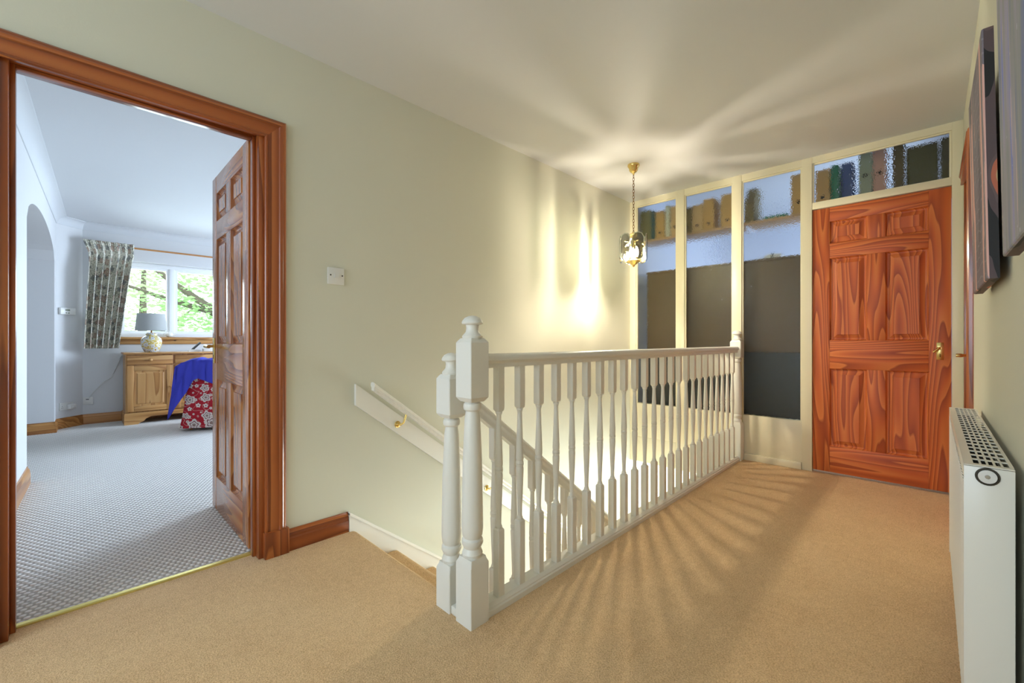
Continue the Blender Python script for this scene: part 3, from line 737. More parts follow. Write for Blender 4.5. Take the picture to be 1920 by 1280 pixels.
RP = 0.098; A0 = math.radians(180 + 48)
for k in range(6):
    a = A0 + k * PI / 3; ca, sa = math.cos(a), math.sin(a); ta, tb = -sa, ca
    P = lambda u, v, w: (LX + ca * (RP + w) + ta * u, LY + sa * (RP + w) + tb * u, 1.732 + v)
    wv, hv = 0.0515, 0.112
    oct_ = lambda s: [(wv - s, hv * 0.62), (wv * 0.62 - s * .7, hv * 0.92 - s * .7), (0, hv - s), (-wv * 0.62 + s * .7, hv * 0.92 - s * .7), (-wv + s, hv * 0.62), (-wv + s, -hv * 0.62), (-wv * 0.62 + s * .7, -hv * 0.92 + s * .7), (0, -hv + s), (wv * 0.62 - s * .7, -hv * 0.92 + s * .7), (wv - s, -hv * 0.62)]
    g = B().loft([[P(u, v, 0.0) for u, v in oct_(0.009)], [P(u, v, 0.004) for u, v in oct_(0.009)]]).build('glass_panel', 'lamp_glass', pn, 0)
    B().loft([[P(u, v, 0.0) for u, v in oct_(0.009)], [P(u, v, 0.001) for u, v in oct_(0.0)], [P(u, v, 0.0022) for u, v in oct_(0.0)], [P(u, v, 0.004) for u, v in oct_(0.009)]], True, False).build('bevelled_edge', 'lamp_edge', g, 0)
    for v in (0.044, -0.083):
        B().tube([P(0, v, 0.004), (LX + ca * 0.054, LY + sa * 0.054, 1.732 + v)], 0.003, 6).build('panel_clip', 'brass', pn, 60)
    a2 = a + PI / 6
    B().tube([(LX + 0.051 * math.cos(a2), LY + 0.051 * math.sin(a2), 1.634), (LX + 0.084 * math.cos(a2), LY + 0.084 * math.sin(a2), 1.760), (LX + 0.024 * math.cos(a2), LY + 0.024 * math.sin(a2), 1.822)], 0.0028, 6).build('cage_bar', 'brass', pn, 60)
dm = []
for r_, z_ in ((0.086, 1.760), (0.0245, 1.821)):
    dm.append([(LX + r_ * math.cos(A0 + PI / 6 + i * PI / 3), LY + r_ * math.sin(A0 + PI / 6 + i * PI / 3), z_) for i in range(6)])
B().loft(dm, True, False).build('dome_glass', 'dome_glass', pn, 0)
for k in range(3):
    a = 0.6 + k * 2 * PI / 3; bx, by = LX + 0.026 * math.cos(a), LY + 0.026 * math.sin(a)
    c = B().lathe([(0.009, 1.640), (0.009, 1.664), (0.0001, 1.665)], bx, by, 12).build('candle_tube', 'brass', pn, 40)
    B().lathe([(0.006, 1.664), (0.012, 1.680), (0.0145, 1.696), (0.011, 1.718), (0.004, 1.738), (0.0005, 1.744)], bx, by, 14).build('bulb', 'bulb', c, 60)

# ------------------------------------------------------------------ study behind the partition
struct(BX('floor_study', 'carpet', XP + 0.06, 6.5, YR, YL, -0.21, 0.0), 'carpeted study floor behind the partition', 'floor')
struct(BX('ceiling_study', 'ceiling', XP + 0.05, 6.5, YR - 0.1, YL + 0.06, 2.62, 2.72), 'white study ceiling', 'ceiling')
struct(BX('wall_study_end', 'study_wall', 6.5, 6.6, YR - 0.1, YL + 0.06, 0, 2.72), 'pale end wall of the study', 'wall')
struct(BX('wall_study_right', 'study_wall', XP + 0.06, 6.5, YR - 0.1, YR, 0, 2.72), 'pale right wall of the study', 'wall')
struct(BX('wall_study_left', 'study_wall', XP + 0.06, 6.5, YL - 0.004, YL, 0, 2.72), 'pale left wall of the study', 'wall')
struct(BX('wall_study_head', 'study_wall', XP + 0.05, XP + 0.10, YR - 0.1, YL + 0.06, 2.40, 2.72), 'wall strip above the partition', 'wall')
SHZ = 2.010
sh = thing('shelf', (4.22, 1.0, SHZ), 'long wooden shelf behind the glass carrying box files', 'shelf')
BX('shelf_board', 'shelf', 4.10, 4.36, -0.13, 2.182, SHZ, SHZ + 0.022, sh, 0.002, 'Y')
for yy in (0.0, 0.69, 1.17): BX('shelf_bracket', 'study_wall', 4.14, 4.34, yy - 0.006, yy + 0.006, SHZ - 0.03, SHZ, sh)
ZF = SHZ + 0.0225
def boxfile(y0, y1, h, mat, label, hole=None, x0=4.13, dep=0.21, lean=0.0, cut=False):
    root = thing('box_file', ((x0 + dep / 2), (y0 + y1) / 2, ZF), label, 'file', 'box files on the study shelf')
    b = B()
    if cut: pts = [(x0, ZF), (x0 + dep, ZF), (x0 + dep, ZF + h), (x0 + dep * 0.45, ZF + h), (x0, ZF + h * 0.55)]
    else: pts = [(x0, ZF), (x0 + dep, ZF), (x0 + dep, ZF + h), (x0, ZF + h)]
    b.prism([(x, y0 + 0.001, z) for x, z in pts], (0, y1 - y0 - 0.002, 0))
    if lean:
        for v in b.bm.verts: v.co.y += (v.co.z - ZF) * lean
    b.build('file_body', 'file_' + mat, root, 0)
    if hole:
        B().lathe([(0.0001, 0.0), (0.013, -0.001), (0.013, -0.002), (0.0001, -0.0022)], seg=16, axis='X', o=(x0, (y0 + y1) / 2, ZF + hole)).build('finger_hole', 'hole', root)
    return root
boxfile(2.065, 2.178, 0.31, 'olive', 'olive green lever-arch file behind the first pane, left end')
boxfile(2.019, 2.060, 0.29, 'teal', 'narrow dark teal file behind the first pane')
boxfile(1.917, 2.013, 0.275, 'tan', 'tan box file with a finger hole behind the first pane', 0.06)
boxfile(1.867, 1.908, 0.315, 'cream', 'narrow cream ring binder behind the first pane')
boxfile(1.770, 1.855, 0.297, 'buff', 'buff box file at the right of the first pane', 0.09)
boxfile(1.648, 1.740, 0.25, 'khaki', 'khaki box file at the left of the second pane', 0.06)
boxfile(1.544, 1.644, 0.257, 'buff', 'buff box file second in the middle pane', 0.06)
boxfile(1.440, 1.540, 0.290, 'tan', 'tan box file third in the middle pane', 0.06)
boxfile(1.270, 1.378, 0.295, 'tan', 'orange-tan box file at the right of the middle pane', 0.06)
boxfile(1.106, 1.183, 0.32, 'khaki', 'khaki cut-away magazine file left in the third pane', cut=True)
boxfile(0.725, 0.832, 0.326, 'tan', 'tall tan box file at the right of the third pane', 0.10)
boxfile(0.572, 0.666, 0.318, 'tan', 'tan box file at the left of the transom light above the door', 0.10)
boxfile(0.515, 0.565, 0.333, 'green', 'green folder above the door')
boxfile(0.430, 0.500, 0.327, 'blue', 'blue folder above the door')
boxfile(0.318, 0.396, 0.375, 'sage', 'sage green lever-arch file above the door', 0.20)
boxfile(0.238, 0.314, 0.380, 'pink', 'dusty pink lever-arch file above the door', 0.20)
boxfile(0.138, 0.206, 0.385, 'bronze', 'bronze-brown file above the door')
boxfile(-0.030, 0.130, 0.335, 'moss', 'wide dark moss green file above the door')
boxfile(-0.122, -0.038, 0.345, 'moss', 'narrow dark moss green file at the right end above the door')
tag(B().prism([(4.15, 0.87, ZF), (4.30, 0.87, ZF), (4.30, 0.87, ZF + 0.04), (4.15, 0.87, ZF + 0.03)], (0, 0.17, 0)).build('folder', 'file_green', smooth=0), 'flat bright green folder lying on the shelf in the third pane', 'folder')
for (a, c, lab) in ((1.19, 2.075, 'tall brown office cabinet with charcoal base behind the first two panes'), (0.735, 1.18, 'tall brown office cabinet with charcoal base behind the third pane')):
    r = thing('office_cabinet', (4.22, (a + c) / 2, 0), lab, 'cabinet')
    BX('base_unit', 'cab_grey', 4.06, 4.42, a, c, 0.0, 0.90, r, 0.004)
    BX('upper_unit', 'cab_brown', 4.065, 4.40, a + 0.003, c - 0.003, 0.90, 1.672, r, 0.004)
    BX('cabinet_top', 'cab_brown', 4.055, 4.41, a, c, 1.672, 1.69, r, 0.003)
pj = thing('desk_gadget', (4.2, 0.98, 1.69), 'small white angular gadget lying on the cabinet behind the third pane', 'gadget')
B().prism([(4.12, 1.13, 1.6905), (4.12, 0.93, 1.6905), (4.12, 0.94, 1.73), (4.12, 1.0, 1.735), (4.12, 1.03, 1.71), (4.12, 1.12, 1.70)], (0.12, 0, 0)).build('body', 'plastic', pj, 0)
BX('dark_band', 'plastic_dark', 4.118, 4.242, 0.955, 0.97, 1.691, 1.737, pj)
BX('head', 'plastic', 4.12, 4.24, 0.905, 0.94, 1.7, 1.73, pj, 0.003)

# ------------------------------------------------------------------ bedroom shell
YW = 7.20
lw = lambda y: -0.27 + 0.03 * (y - 4.0)
struct(BX('floor_bedroom', 'carpet_bed', -1.6, 4.4, YL + 0.085, YW + 0.2, -0.1, 0.001), 'pale grey loop-weave bedroom carpet', 'floor')
struct(BX('ceiling_bedroom', 'ceiling', -1.6, 4.5, YL + 0.06, YW + 0.3, ZC, ZC + 0.1), 'white bedroom ceiling', 'ceiling')
b = B(); b.box(-1.6, DX0 - 0.03, YL + 0.06, YL + 0.12, 0, ZC); b.box(DX0 - 0.03, DX1 + 0.03, YL + 0.06, YL + 0.12, DZ + 0.03, ZC); b.box(DX1 + 0.03, 4.4, YL + 0.06, YL + 0.12, 0, ZC)
struct(b.build('wall_bedroom_near', 'bed_wall', smooth=0), 'bedroom side of the doorway wall', 'wall')
b = B()   # right bedroom wall with window opening
b.box(4.4, 4.5, YL + 0.06, 4.6, 0, ZC); b.box(4.4, 4.5, 6.3, YW + 0.3, 0, ZC); b.box(4.4, 4.5, 4.6, 6.3, 0, 0.65); b.box(4.4, 4.5, 4.6, 6.3, 2.25, ZC)
struct(b.build('wall_bedroom_right', 'bed_wall', smooth=0), 'bedroom wall with the side window', 'wall')
# window wall: opening X 0.36..2.2, z 1.04..2.0
WX0, WX1, WZ0, WZ1 = 0.33, 2.3, 1.04, 2.005
b = B(); b.box(0.03, WX0, YW, YW + 0.25, 0, ZC); b.box(WX1, 4.4, YW, YW + 0.25, 0, ZC); b.box(WX0, WX1, YW, YW + 0.25, 0, WZ0); b.box(WX0, WX1, YW, YW + 0.25, WZ1, ZC)
struct(b.build('wall_bedroom_window', 'bed_wall', smooth=0), 'pale bedroom wall holding the wide window', 'wall')
b = B(); b.prism([(lw(7.0), 7.0, 0), (0.03, YW, 0), (0.03, YW + 0.25, 0), (-0.45, YW + 0.25, 0), (-0.45, 7.0, 0)], (0, 0, ZC))
struct(b.build('wall_bedroom_corner', 'bed_wall', smooth=0), 'angled corner wall with thermostat and sockets', 'wall')
# left wall with segmental arch between y=4.5 and y=6.8
b = B(); A0y, A1y, zs, rise = 4.50, 6.78, 1.86, 0.24
N = 24
arc = [(A0y + (A1y - A0y) * i / N, zs + rise * math.sqrt(max(0, 1 - (2 * i / N - 1) ** 2))) for i in range(N + 1)]
TK = 0.22
for (y0, z0), (y1, z1) in zip(arc, arc[1:]):
    b.loft([[(lw(y0), y0, z0), (lw(y0), y0, ZC), (lw(y0) - TK, y0, ZC), (lw(y0) - TK, y0, z0)], [(lw(y1), y1, z1), (lw(y1), y1, ZC), (lw(y1) - TK, y1, ZC), (lw(y1) - TK, y1, z1)]])
for y0, y1 in ((YL + 0.12, A0y), (A1y, 7.0)):
    b.loft([[(lw(y), y, 0), (lw(y), y, ZC), (lw(y) - TK, y, ZC), (lw(y) - TK, y, 0)] for y in (y0, y1)])
struct(b.build('wall_bedroom_left', 'bed_wall', smooth=12), 'pale bedroom wall with a wide shallow arch', 'wall')
struct(BX('wall_bedroom_alcove', 'bed_wall', -1.7, -1.6, YL, YW + 0.3, 0, ZC), 'plain wall beyond the arch', 'wall')
struct(BX('wall_bedroom_alcove_end', 'bed_wall', -1.6, -0.44, 7.05, 7.2, 0, ZC), 'grey end wall beyond the arch', 'wall')
# coving
CV = [(0, -0.085), (0.006, -0.085), (0.010, -0.076), (0.018, -0.050), (0.034, -0.028), (0.056, -0.014), (0.076, -0.008), (0.085, -0.006), (0.085, 0.0), (0, 0)]
def coving(name, p0, p1, n0, n1, label):
    b = B().loft([[(p[0] + n[0] * t, p[1] + n[1] * t, ZC + z) for t, z in CV] for p, n in ((p0, n0), (p1, n1))])
    return struct(b.build(name, 'ceiling', smooth=30), label, 'coving')
coving('trim_3', (lw(2.31), 2.31), (lw(7.0), 7.0), (1, 0), (1, -0.4), 'white coving along the arched bedroom wall')
coving('trim_4', (lw(7.0), 7.0), (0.03, YW), (1, -0.4), (0.35, -1), 'short white coving across the angled corner')
coving('trim_5', (0.03, YW), (4.4, YW), (0.35, -1), (0, -1), 'white coving above the bedroom window')
skirting('baseboard_bedroom_left', (lw(2.4), 2.4), (lw(A0y), A0y), (1, 0), 'wood_skirt', 'pine skirting on the bedroom wall before the arch', 0.12)
skirting('baseboard_bedroom_pier', (lw(A1y) - TK, A1y), (lw(A1y) + 0.016, A1y), (0, -1), 'wood_skirt', 'pine skirting around the foot of the arch pier', 0.12)
skirting('baseboard_bedroom_pier_side', (lw(A1y), A1y - 0.016), (lw(7.0), 7.0), (1, 0), 'wood_skirt', 'pine skirting on the side of the arch pier', 0.12)
q = Vector((YW - 7.0, -(0.03 - lw(7.0)))).normalized()
skirting('baseboard_bedroom_corner', (lw(7.0), 7.0), (0.03, YW), (q.x, q.y), 'wood_skirt', 'pine skirting below the sockets in the angled corner', 0.12)
skirting('baseboard_bedroom_window', (0.03, YW), (4.4, YW), (0, -1), 'wood_skirt', 'pine skirting below the window beside the sideboard', 0.12)
skirting('baseboard_bedroom_alcove', (-1.6, 7.05), (-0.44, 7.05), (0, -1), 'wood_skirt', 'pine skirting beyond the arch', 0.12)

# window
w1 = thing('window_1', (1.3, YW + 0.12, WZ0), label='white framed double window looking onto green trees', cat='window', kind='structure')
yf0, yf1 = YW + 0.10, YW + 0.16
BX('frame_head', 'upvc', WX0, WX1, yf0, yf1, WZ1 - 0.055, WZ1, w1, 0.006); BX('frame_sill', 'upvc', WX0, WX1, yf0, yf1, WZ0, WZ0 + 0.055, w1, 0.006)
BX('frame_jamb', 'upvc', WX0, WX0 + 0.05, yf0, yf1, WZ0, WZ1, w1, 0.006); BX('frame_jamb', 'upvc', WX1 - 0.05, WX1, yf0, yf1, WZ0, WZ1, w1, 0.006)
for xm in (0.882, 1.60): BX('mullion', 'upvc', xm - 0.031, xm + 0.031, yf0 - 0.004, yf1, WZ0 + 0.05, WZ1 - 0.05, w1, 0.006)
xs = [WX0 + 0.05, 0.851, 0.913, 1.569, 1.631, WX1 - 0.05]
for i in range(3):
    a, c = xs[2 * i], xs[2 * i + 1]
    b = B(); z0, z1 = WZ0 + 0.055, WZ1 - 0.055; f = 0.028
    if i == 0: 
        pass
    b.box(a, a + f, yf0 + 0.01, yf1 - 0.01, z0, z1); b.box(c - f, c, yf0 + 0.01, yf1 - 0.01, z0, z1); b.box(a + f, c - f, yf0 + 0.01, yf1 - 0.01, z0, z0 + f); b.box(a + f, c - f, yf0 + 0.01, yf1 - 0.01, z1 - f, z1)
    s_ = b.build('sash', 'upvc', w1, 0)
    BX('pane', 'pane', a + f, c - f, yf0 + 0.028, yf0 + 0.032, z0 + f, z1 - f, s_)
sill = BX('window_board', 'wood_pale', 0.30, 2.33, YW - 0.045, YW + 0.10, WZ0 - 0.030, WZ0 + 0.004, w1, 0.006, 'X')
BX('apron', 'wood_pale', 0.33, 2.3, YW - 0.018, YW + 0.002, WZ0 - 0.088, WZ0 - 0.030, w1, 0.003, 'X')

# side window of the bedroom (light source of the room; not in the picture)
w2 = thing('window_2', (4.45, 5.45, 0.65), label='side window of the bedroom hidden behind the open door', cat='window', kind='structure')
for y0, y1, z0, z1 in ((4.6, 4.65, 0.65, 2.25), (6.25, 6.3, 0.65, 2.25), (4.65, 6.25, 0.65, 0.70), (4.65, 6.25, 2.2, 2.25)):
    BX('frame', 'upvc', 4.42, 4.48, y0, y1, z0, z1, w2, 0.004)

# ------------------------------------------------------------------ curtain and pole
cp = thing('curtain_pole', (1.2, YW - 0.10, 2.14), 'slim wooden curtain pole above the bedroom window', 'curtain pole')
B().tube([(0.07, YW - 0.10, 2.150), (2.6, YW - 0.10, 2.150)], 0.011, 12).build('pole', 'wood_skirt', cp, 60, grain='X')
for xx in (0.30, 2.4): BX('pole_bracket', 'wood_skirt', xx - 0.012, xx + 0.012, YW - 0.11, YW, 2.13, 2.17, cp, 0.003, 'Y')
def cur(u, v):
    z = 2.185 - v * (2.185 - 0.905)
    tw = 0.455; bw = 0.31
    k = min(1, v / 0.14)
    wid = tw - (tw - 0.40) * k - (0.40 - bw) * max(0, (v - 0.14) / 0.86) ** 0.8
    x0 = 0.030 + 0.045 * min(1, v / 0.12) - 0.05 * max(0, (v - 0.2)) 
    fine = 0.010 * math.sin(u * 2 * PI * 24) * max(0, 1 - v / 0.12)
    amp = 0.012 + 0.034 * min(1, max(0, (v - 0.06) / 0.25))
    ph = u * 2 * PI * 6.5 + 0.5 * math.sin(4 * u + 2 * v)
    y = YW - 0.130 - amp * (1 + math.sin(ph)) - fine + 0.03
    x = x0 + wid * u + amp * 0.35 * math.cos(ph)
    return (x, y - 0.03, z)
cb = B().grid(cur, 150, 40)
cu = cb.bm; cu.verts.ensure_lookup_table()
uvs = {}
lay = []
for i in range(151):
    for j in range(41): lay.append((i / 150 * 1.15, (1 - j / 40) * 1.28))
me_at = [c for p in lay for c in (p[0], p[1], 0)]
bmesh.ops.recalc_face_normals(cu, faces=cu.faces)
me = bpy.data.meshes.new('curtain'); cu.to_mesh(me); cu.free()
me.attributes.new('grain', 'FLOAT_VECTOR', 'POINT').data.foreach_set('vector', me_at)
me.polygons.foreach_set('use_smooth', [True] * len(me.polygons)); me.materials.append(M['curtain'])
cur_o = bpy.data.objects.new('curtain', me); COL.objects.link(cur_o); WLOC[cur_o.name] = Vector((0, 0, 0))
md = cur_o.modifiers.new('thickness', 'SOLIDIFY'); md.thickness = 0.004
tag(cur_o, 'short pleated cream curtain with faded floral print left of the bedroom window', 'curtain')

# ------------------------------------------------------------------ sideboard
SX0, SX1, SY0, SY1, SZT = 0.385, 1.285, 6.76, 7.175, 0.855
sb = thing('sideboard', ((SX0 + SX1) / 2, (SY0 + SY1) / 2, 0), 'waxed knotty pine sideboard with drawers and panelled doors below the window', 'sideboard')
BX('top', 'wood_pale', SX0 - 0.018, SX1 + 0.018, SY0 - 0.02, SY1 + 0.005, SZT - 0.022, SZT, sb, 0.005, 'X')
b = B(); b.box(SX0, SX1, SY0 + 0.018, SY1, 0.13, SZT - 0.022); b.build('carcass', 'wood_pale', sb, grain='Z')
# plinth with shaped bracket feet
b = B()
pl = [(SX0 - 0.012, 0.0), (SX0 + 0.11, 0.0), (SX0 + 0.135, 0.022), (SX0 + 0.16, 0.03), (SX0 + 0.185, 0.06), (SX0 + 0.23, 0.085), (SX1 - 0.23, 0.085), (SX1 - 0.185, 0.06), (SX1 - 0.16, 0.03), (SX1 - 0.135, 0.022), (SX1 - 0.11, 0.0), (SX1 + 0.012, 0.0), (SX1 + 0.012, 0.12), (SX1 + 0.004, 0.138), (SX0 - 0.004, 0.138), (SX0 - 0.012, 0.12)]
b.prism([(x, SY0 - 0.012, z) for x, z in pl], (0, 0.022, 0)); b.build('plinth', 'wood_pale', sb, 0, grain='X')
for xa in (SX0 - 0.012, SX1 - 0.008): BX('plinth_side', 'wood_pale', xa, xa + 0.02, SY0 + 0.01, SY1, 0.0, 0.135, sb, 0.002, 'Y')
mid = (SX0 + SX1) / 2
for i, (a, c) in enumerate(((SX0 + 0.012, mid - 0.010), (mid + 0.010, SX1 - 0.012))):
    d = BX('drawer', 'wood_pale', a, c, SY0 - 0.002, SY0 + 0.02, 0.712, 0.818, sb, 0.004, 'X')
    B().lathe([(0.007, 0), (0.007, -0.008), (0.016, -0.014), (0.018, -0.020), (0.014, -0.027), (0.0005, -0.029)], seg=16, axis='Y', o=((a + c) / 2, SY0 - 0.002, 0.765)).build('knob', 'wood_pale', d, 60, grain='Z')
    z0, z1 = 0.15, 0.698; s = 0.062
    dr = BX('cupboard_door', 'wood_pale', a + s, c - s, SY0 + 0.006, SY0 + 0.018, z0 + s, z1 - s, sb, 0.0, 'Z')
    BX('door_stile', 'wood_pale', a, a + s, SY0 - 0.002, SY0 + 0.02, z0, z1, dr, 0.003, 'Z'); BX('door_stile', 'wood_pale', c - s, c, SY0 - 0.002, SY0 + 0.02, z0, z1, dr, 0.003, 'Z')
    BX('door_rail', 'wood_pale', a + s, c - s, SY0 - 0.002, SY0 + 0.02, z0, z0 + s, dr, 0.003, 'X'); BX('door_rail', 'wood_pale', a + s, c - s, SY0 - 0.002, SY0 + 0.02, z1 - s, z1, dr, 0.003, 'X')
    o_ = B(); ii = s + 0.004
    lp = lambda e, y: [(a + ii + e, y, z0 + ii + e), (c - ii - e, y, z0 + ii + e), (c - ii - e, y, z1 - ii - e), (a + ii + e, y, z1 - ii - e)]
    o_.loft([lp(0.012, SY0 + 0.010), lp(0.030, SY0 + 0.001)]); o_.build('raised_panel', 'wood_pale', dr, 10, grain='Z')
    kx = c - 0.025 if i == 0 else a + 0.025
    B().lathe([(0.006, 0), (0.006, -0.006), (0.012, -0.011), (0.010, -0.020), (0.0005, -0.022)], seg=14, axis='Y', o=(kx, SY0 - 0.002, 0.43)).build('knob', 'wood_pale', dr, 60, grain='Z')

# table lamp
tl = thing('table_lamp', (0.636, 6.95, SZT), 'ceramic table lamp with yellow floral body and grey shade on the sideboard', 'lamp')
zz = SZT + 0.0005
vp = [(0.065, zz), (0.070, zz + 0.006), (0.088, zz + 0.045), (0.102, zz + 0.095), (0.105, zz + 0.13), (0.098, zz + 0.165), (0.075, zz + 0.190), (0.056, zz + 0.200), (0.052, zz + 0.206), (0.056, zz + 0.214), (0.056, zz + 0.228), (0.045, zz + 0.238), (0.012, zz + 0.240)]
B().lathe(vp, 0.636, 6.95, 40).build('lamp_body', 'vase', tl, 60, grain='Z', uvfn=lambda c: (math.atan2(c.y - 6.95, c.x - 0.636) * 0.10 + 3, c.z, 0))
B().tube([(0.636, 6.95, zz + 0.238), (0.636, 6.95, zz + 0.30)], 0.008, 10).build('lamp_stem', 'brass_dark', tl)
shb = B(); 
for (r0, r1) in ((1.0, 1.0),):
    sp = lambda r, z: [(0.636 + r * math.cos(2 * PI * i / 40), 6.95 + r * 0.78 * math.sin(2 * PI * i / 40), z) for i in range(40)]
    shb.loft([sp(0.158, 1.123), sp(0.138, 1.333), sp(0.135, 1.333), sp(0.155, 1.123), sp(0.158, 1.123)], True, False)
shb.build('lamp_shade', 'shade', tl, 40)
B().tube([(0.636 - 0.135, 6.95, 1.32), (0.636 + 0.135, 6.95, 1.32)], 0.002, 6).build('shade_carrier', 'brass_dark', tl)
B().tube([(0.636, 6.95, zz + 0.30), (0.636, 6.95, 1.322)], 0.003, 6).build('shade_carrier_stem', 'brass_dark', tl)

# lamp flex running down the wall to the socket
fx = [(0.46, 7.190, 0.80), (0.40, 7.192, 0.84), (0.366, 7.190, 0.80), (0.33, 7.192, 0.68), (0.28, 7.192, 0.545), (0.22, 7.192, 0.50), (0.14, 7.192, 0.40), (0.085, 7.192, 0.31)]
tag(B().tube(fx, 0.0032, 6).build('lamp_flex', 'plastic', smooth=60), 'thin white lamp flex trailing down the wall to the socket', 'cable')

# ornament on the window board
on = thing('ornament', (0.845, 7.24, WZ0 + 0.004), 'tiny white ceramic teapot ornament on the window board behind the lamp', 'ornament')
oz = WZ0 + 0.0045
B().lathe([(0.022, oz), (0.036, oz + 0.012), (0.042, oz + 0.032), (0.034, oz + 0.052), (0.018, oz + 0.062), (0.008, oz + 0.064), (0.010, oz + 0.072), (0.0005, oz + 0.076)], 0.845, 7.24, 20).build('pot', 'plastic', on, 60)
B().tube([(0.885, 7.24, oz + 0.022), (0.905, 7.24, oz + 0.035), (0.912, 7.24, oz + 0.052)], [0.009, 0.006, 0.005], 8).build('spout', 'plastic', on, 60)
B().tube([(0.808, 7.24, oz + 0.05), (0.788, 7.24, oz + 0.046), (0.788, 7.24, oz + 0.024), (0.808, 7.24, oz + 0.018)], 0.004, 8).build('handle', 'plastic', on, 60)

# telephone on its stand
tp = thing('telephone', (1.06, 6.90, SZT), 'grey cordless telephone leaning in its cradle on the sideboard', 'telephone')
B().prism([(1.00, 6.86, SZT + 0.0005), (1.12, 6.86, SZT + 0.0005), (1.12, 6.86, SZT + 0.02), (1.03, 6.86, SZT + 0.03), (1.0, 6.86, SZT + 0.012)], (0, 0.09, 0)).build('cradle', 'plastic', tp, 0)
B().prism([(1.02, 6.875, SZT + 0.018), (1.045, 6.875, SZT + 0.012), (1.135, 6.875, SZT + 0.112), (1.118, 6.875, SZT + 0.122)], (0, 0.05, 0)).build('handset', 'cab_grey', tp, 0)
nb = thing('paper_box', (1.20, 6.86, SZT), 'small white box on the sideboard beside the telephone', 'box')
BX('box_body', 'plastic', 1.15, 1.25, 6.81, 6.91, SZT + 0.0005, SZT + 0.03, nb, 0.002); BX('box_lid', 'plastic', 1.148, 1.252, 6.808, 6.912, SZT + 0.03, SZT + 0.038, nb, 0.002)

# sockets, plug, thermostat on the angled corner wall
cx0, cy0 = lw(7.0), 7.0; cd = Vector((0.03 - cx0, YW - cy0)); clen = cd.length; cd.normalize(); cn = Vector((cd.y, -cd.x))
def C(s, o, z): return (cx0 + cd.x * s + cn.x * o, cy0 + cd.y * s + cn.y * o, z)
def cbox(name, s0, s1, o0, o1, z0, z1, mat, parent, bev=0.002):
    bb = B().box(s0, s1, o0, o1, z0, z1, bev)
    for v in bb.bm.verts: v.co = Vector(C(*v.co))
    return bb.build(name, mat, parent)
so = thing('socket', C(0.1, 0, 0.20), 'white double wall socket with a plug in the angled corner', 'socket')
cbox('face_plate', 0.03, 0.176, 0.0003, 0.010, 0.205, 0.291, 'plastic', so)
for s in (0.055, 0.14): cbox('switch', s - 0.006, s + 0.006, 0.010, 0.013, 0.27, 0.284, 'plastic', so, 0.001)
for s, z in ((0.055, 0.25), (0.048, 0.232), (0.062, 0.232)): cbox('pin_hole', s - 0.003, s + 0.003, 0.0095, 0.0105, z - 0.003, z + 0.003, 'plastic_dark', so, 0)
pg = thing('plug', C(0.14, 0.0105, 0.21), 'white plug-in adapter in the double socket', 'plug')
cbox('plug_body', 0.105, 0.172, 0.0107, 0.055, 0.212, 0.266, 'plastic', pg, 0.006)
cbox('plug_face', 0.122, 0.155, 0.055, 0.060, 0.224, 0.254, 'plastic', pg, 0.003)
s2 = thing('socket', (0.11, YW, 0.21), 'white wall socket with a dark switch beside the corner below the curtain', 'socket')
BX('face_plate', 'plastic', 0.034, 0.120, YW - 0.010, YW - 0.0003, 0.235, 0.321, s2, 0.002)
BX('switch', 'plastic_dark', 0.058, 0.085, YW - 0.013, YW - 0.010, 0.292, 0.300, s2, 0.001)
BX('pin_cover', 'plastic', 0.05, 0.10, YW - 0.012, YW - 0.010, 0.25, 0.28, s2, 0.002)
tm = thing('thermostat', C(0.12, 0, 1.29), 'small white thermostat with grey display in the angled corner', 'thermostat')
cbox('case', 0.025, 0.19, 0.0003, 0.026, 1.295, 1.372, 'plastic', tm, 0.005)
cbox('display', 0.075, 0.125, 0.026, 0.0275, 1.338, 1.356, 'grey_box', tm, 0.001)
for s in (0.085, 0.112): cbox('button', s - 0.006, s + 0.006, 0.026, 0.029, 1.308, 1.320, 'grey_box', tm, 0.001)

# ------------------------------------------------------------------ slip-covered chair with blue throw
CM = Matrix.Translation((0.812, 5.885, 0)) @ Matrix.Rotation(math.radians(-31.5), 4, 'Z')
# local: u along the chair back (0..0.62), v away from the camera (0..0.6)
ch = thing('slipcovered_chair', CM @ Vector((0.31, 0.3, 0)), 'low chair in red fabric printed with white flowers, mostly behind the open door', 'chair')
def cl(bb, name, mat, uv=None, par=ch, smooth=50, sub=0):
    return bb.build(name, mat, par, smooth, grain='Z', mtx=CM, uvfn=(lambda c: (lambda l: (l.x + 0.6 * l.y, l.z, 0))(CM.inverted() @ c)), sub=sub)
def sect(off, z, n=10):
    P = []
    x0, x1, y0, y1 = -off, 0.62 + off, -off, 0.60 + off; r = 0.05
    for cx, cy, a0 in ((x1 - r, y0 + r, -PI / 2), (x1 - r, y1 - r, 0), (x0 + r, y1 - r, PI / 2), (x0 + r, y0 + r, PI)):
        for i in range(n + 1): 
            a = a0 + PI / 2 * i / n; P.append((cx + r * math.cos(a), cy + r * math.sin(a), z))
    return P
sk = []
for z, o in ((0.035, 0.035), (0.15, 0.020), (0.30, 0.006), (0.40, 0.0), (0.43, -0.005)):
    S0 = sect(o, z); k = max(0, (0.43 - z) / 0.4) * 0.006
    sk.append([(x + k * math.sin(i * 1.7), y + k * math.cos(i * 1.7), zz_) for i, (x, y, zz_) in enumerate(S0)])
cl(B().loft(sk), 'skirted_seat', 'red_floral')
bk = B()
L = []
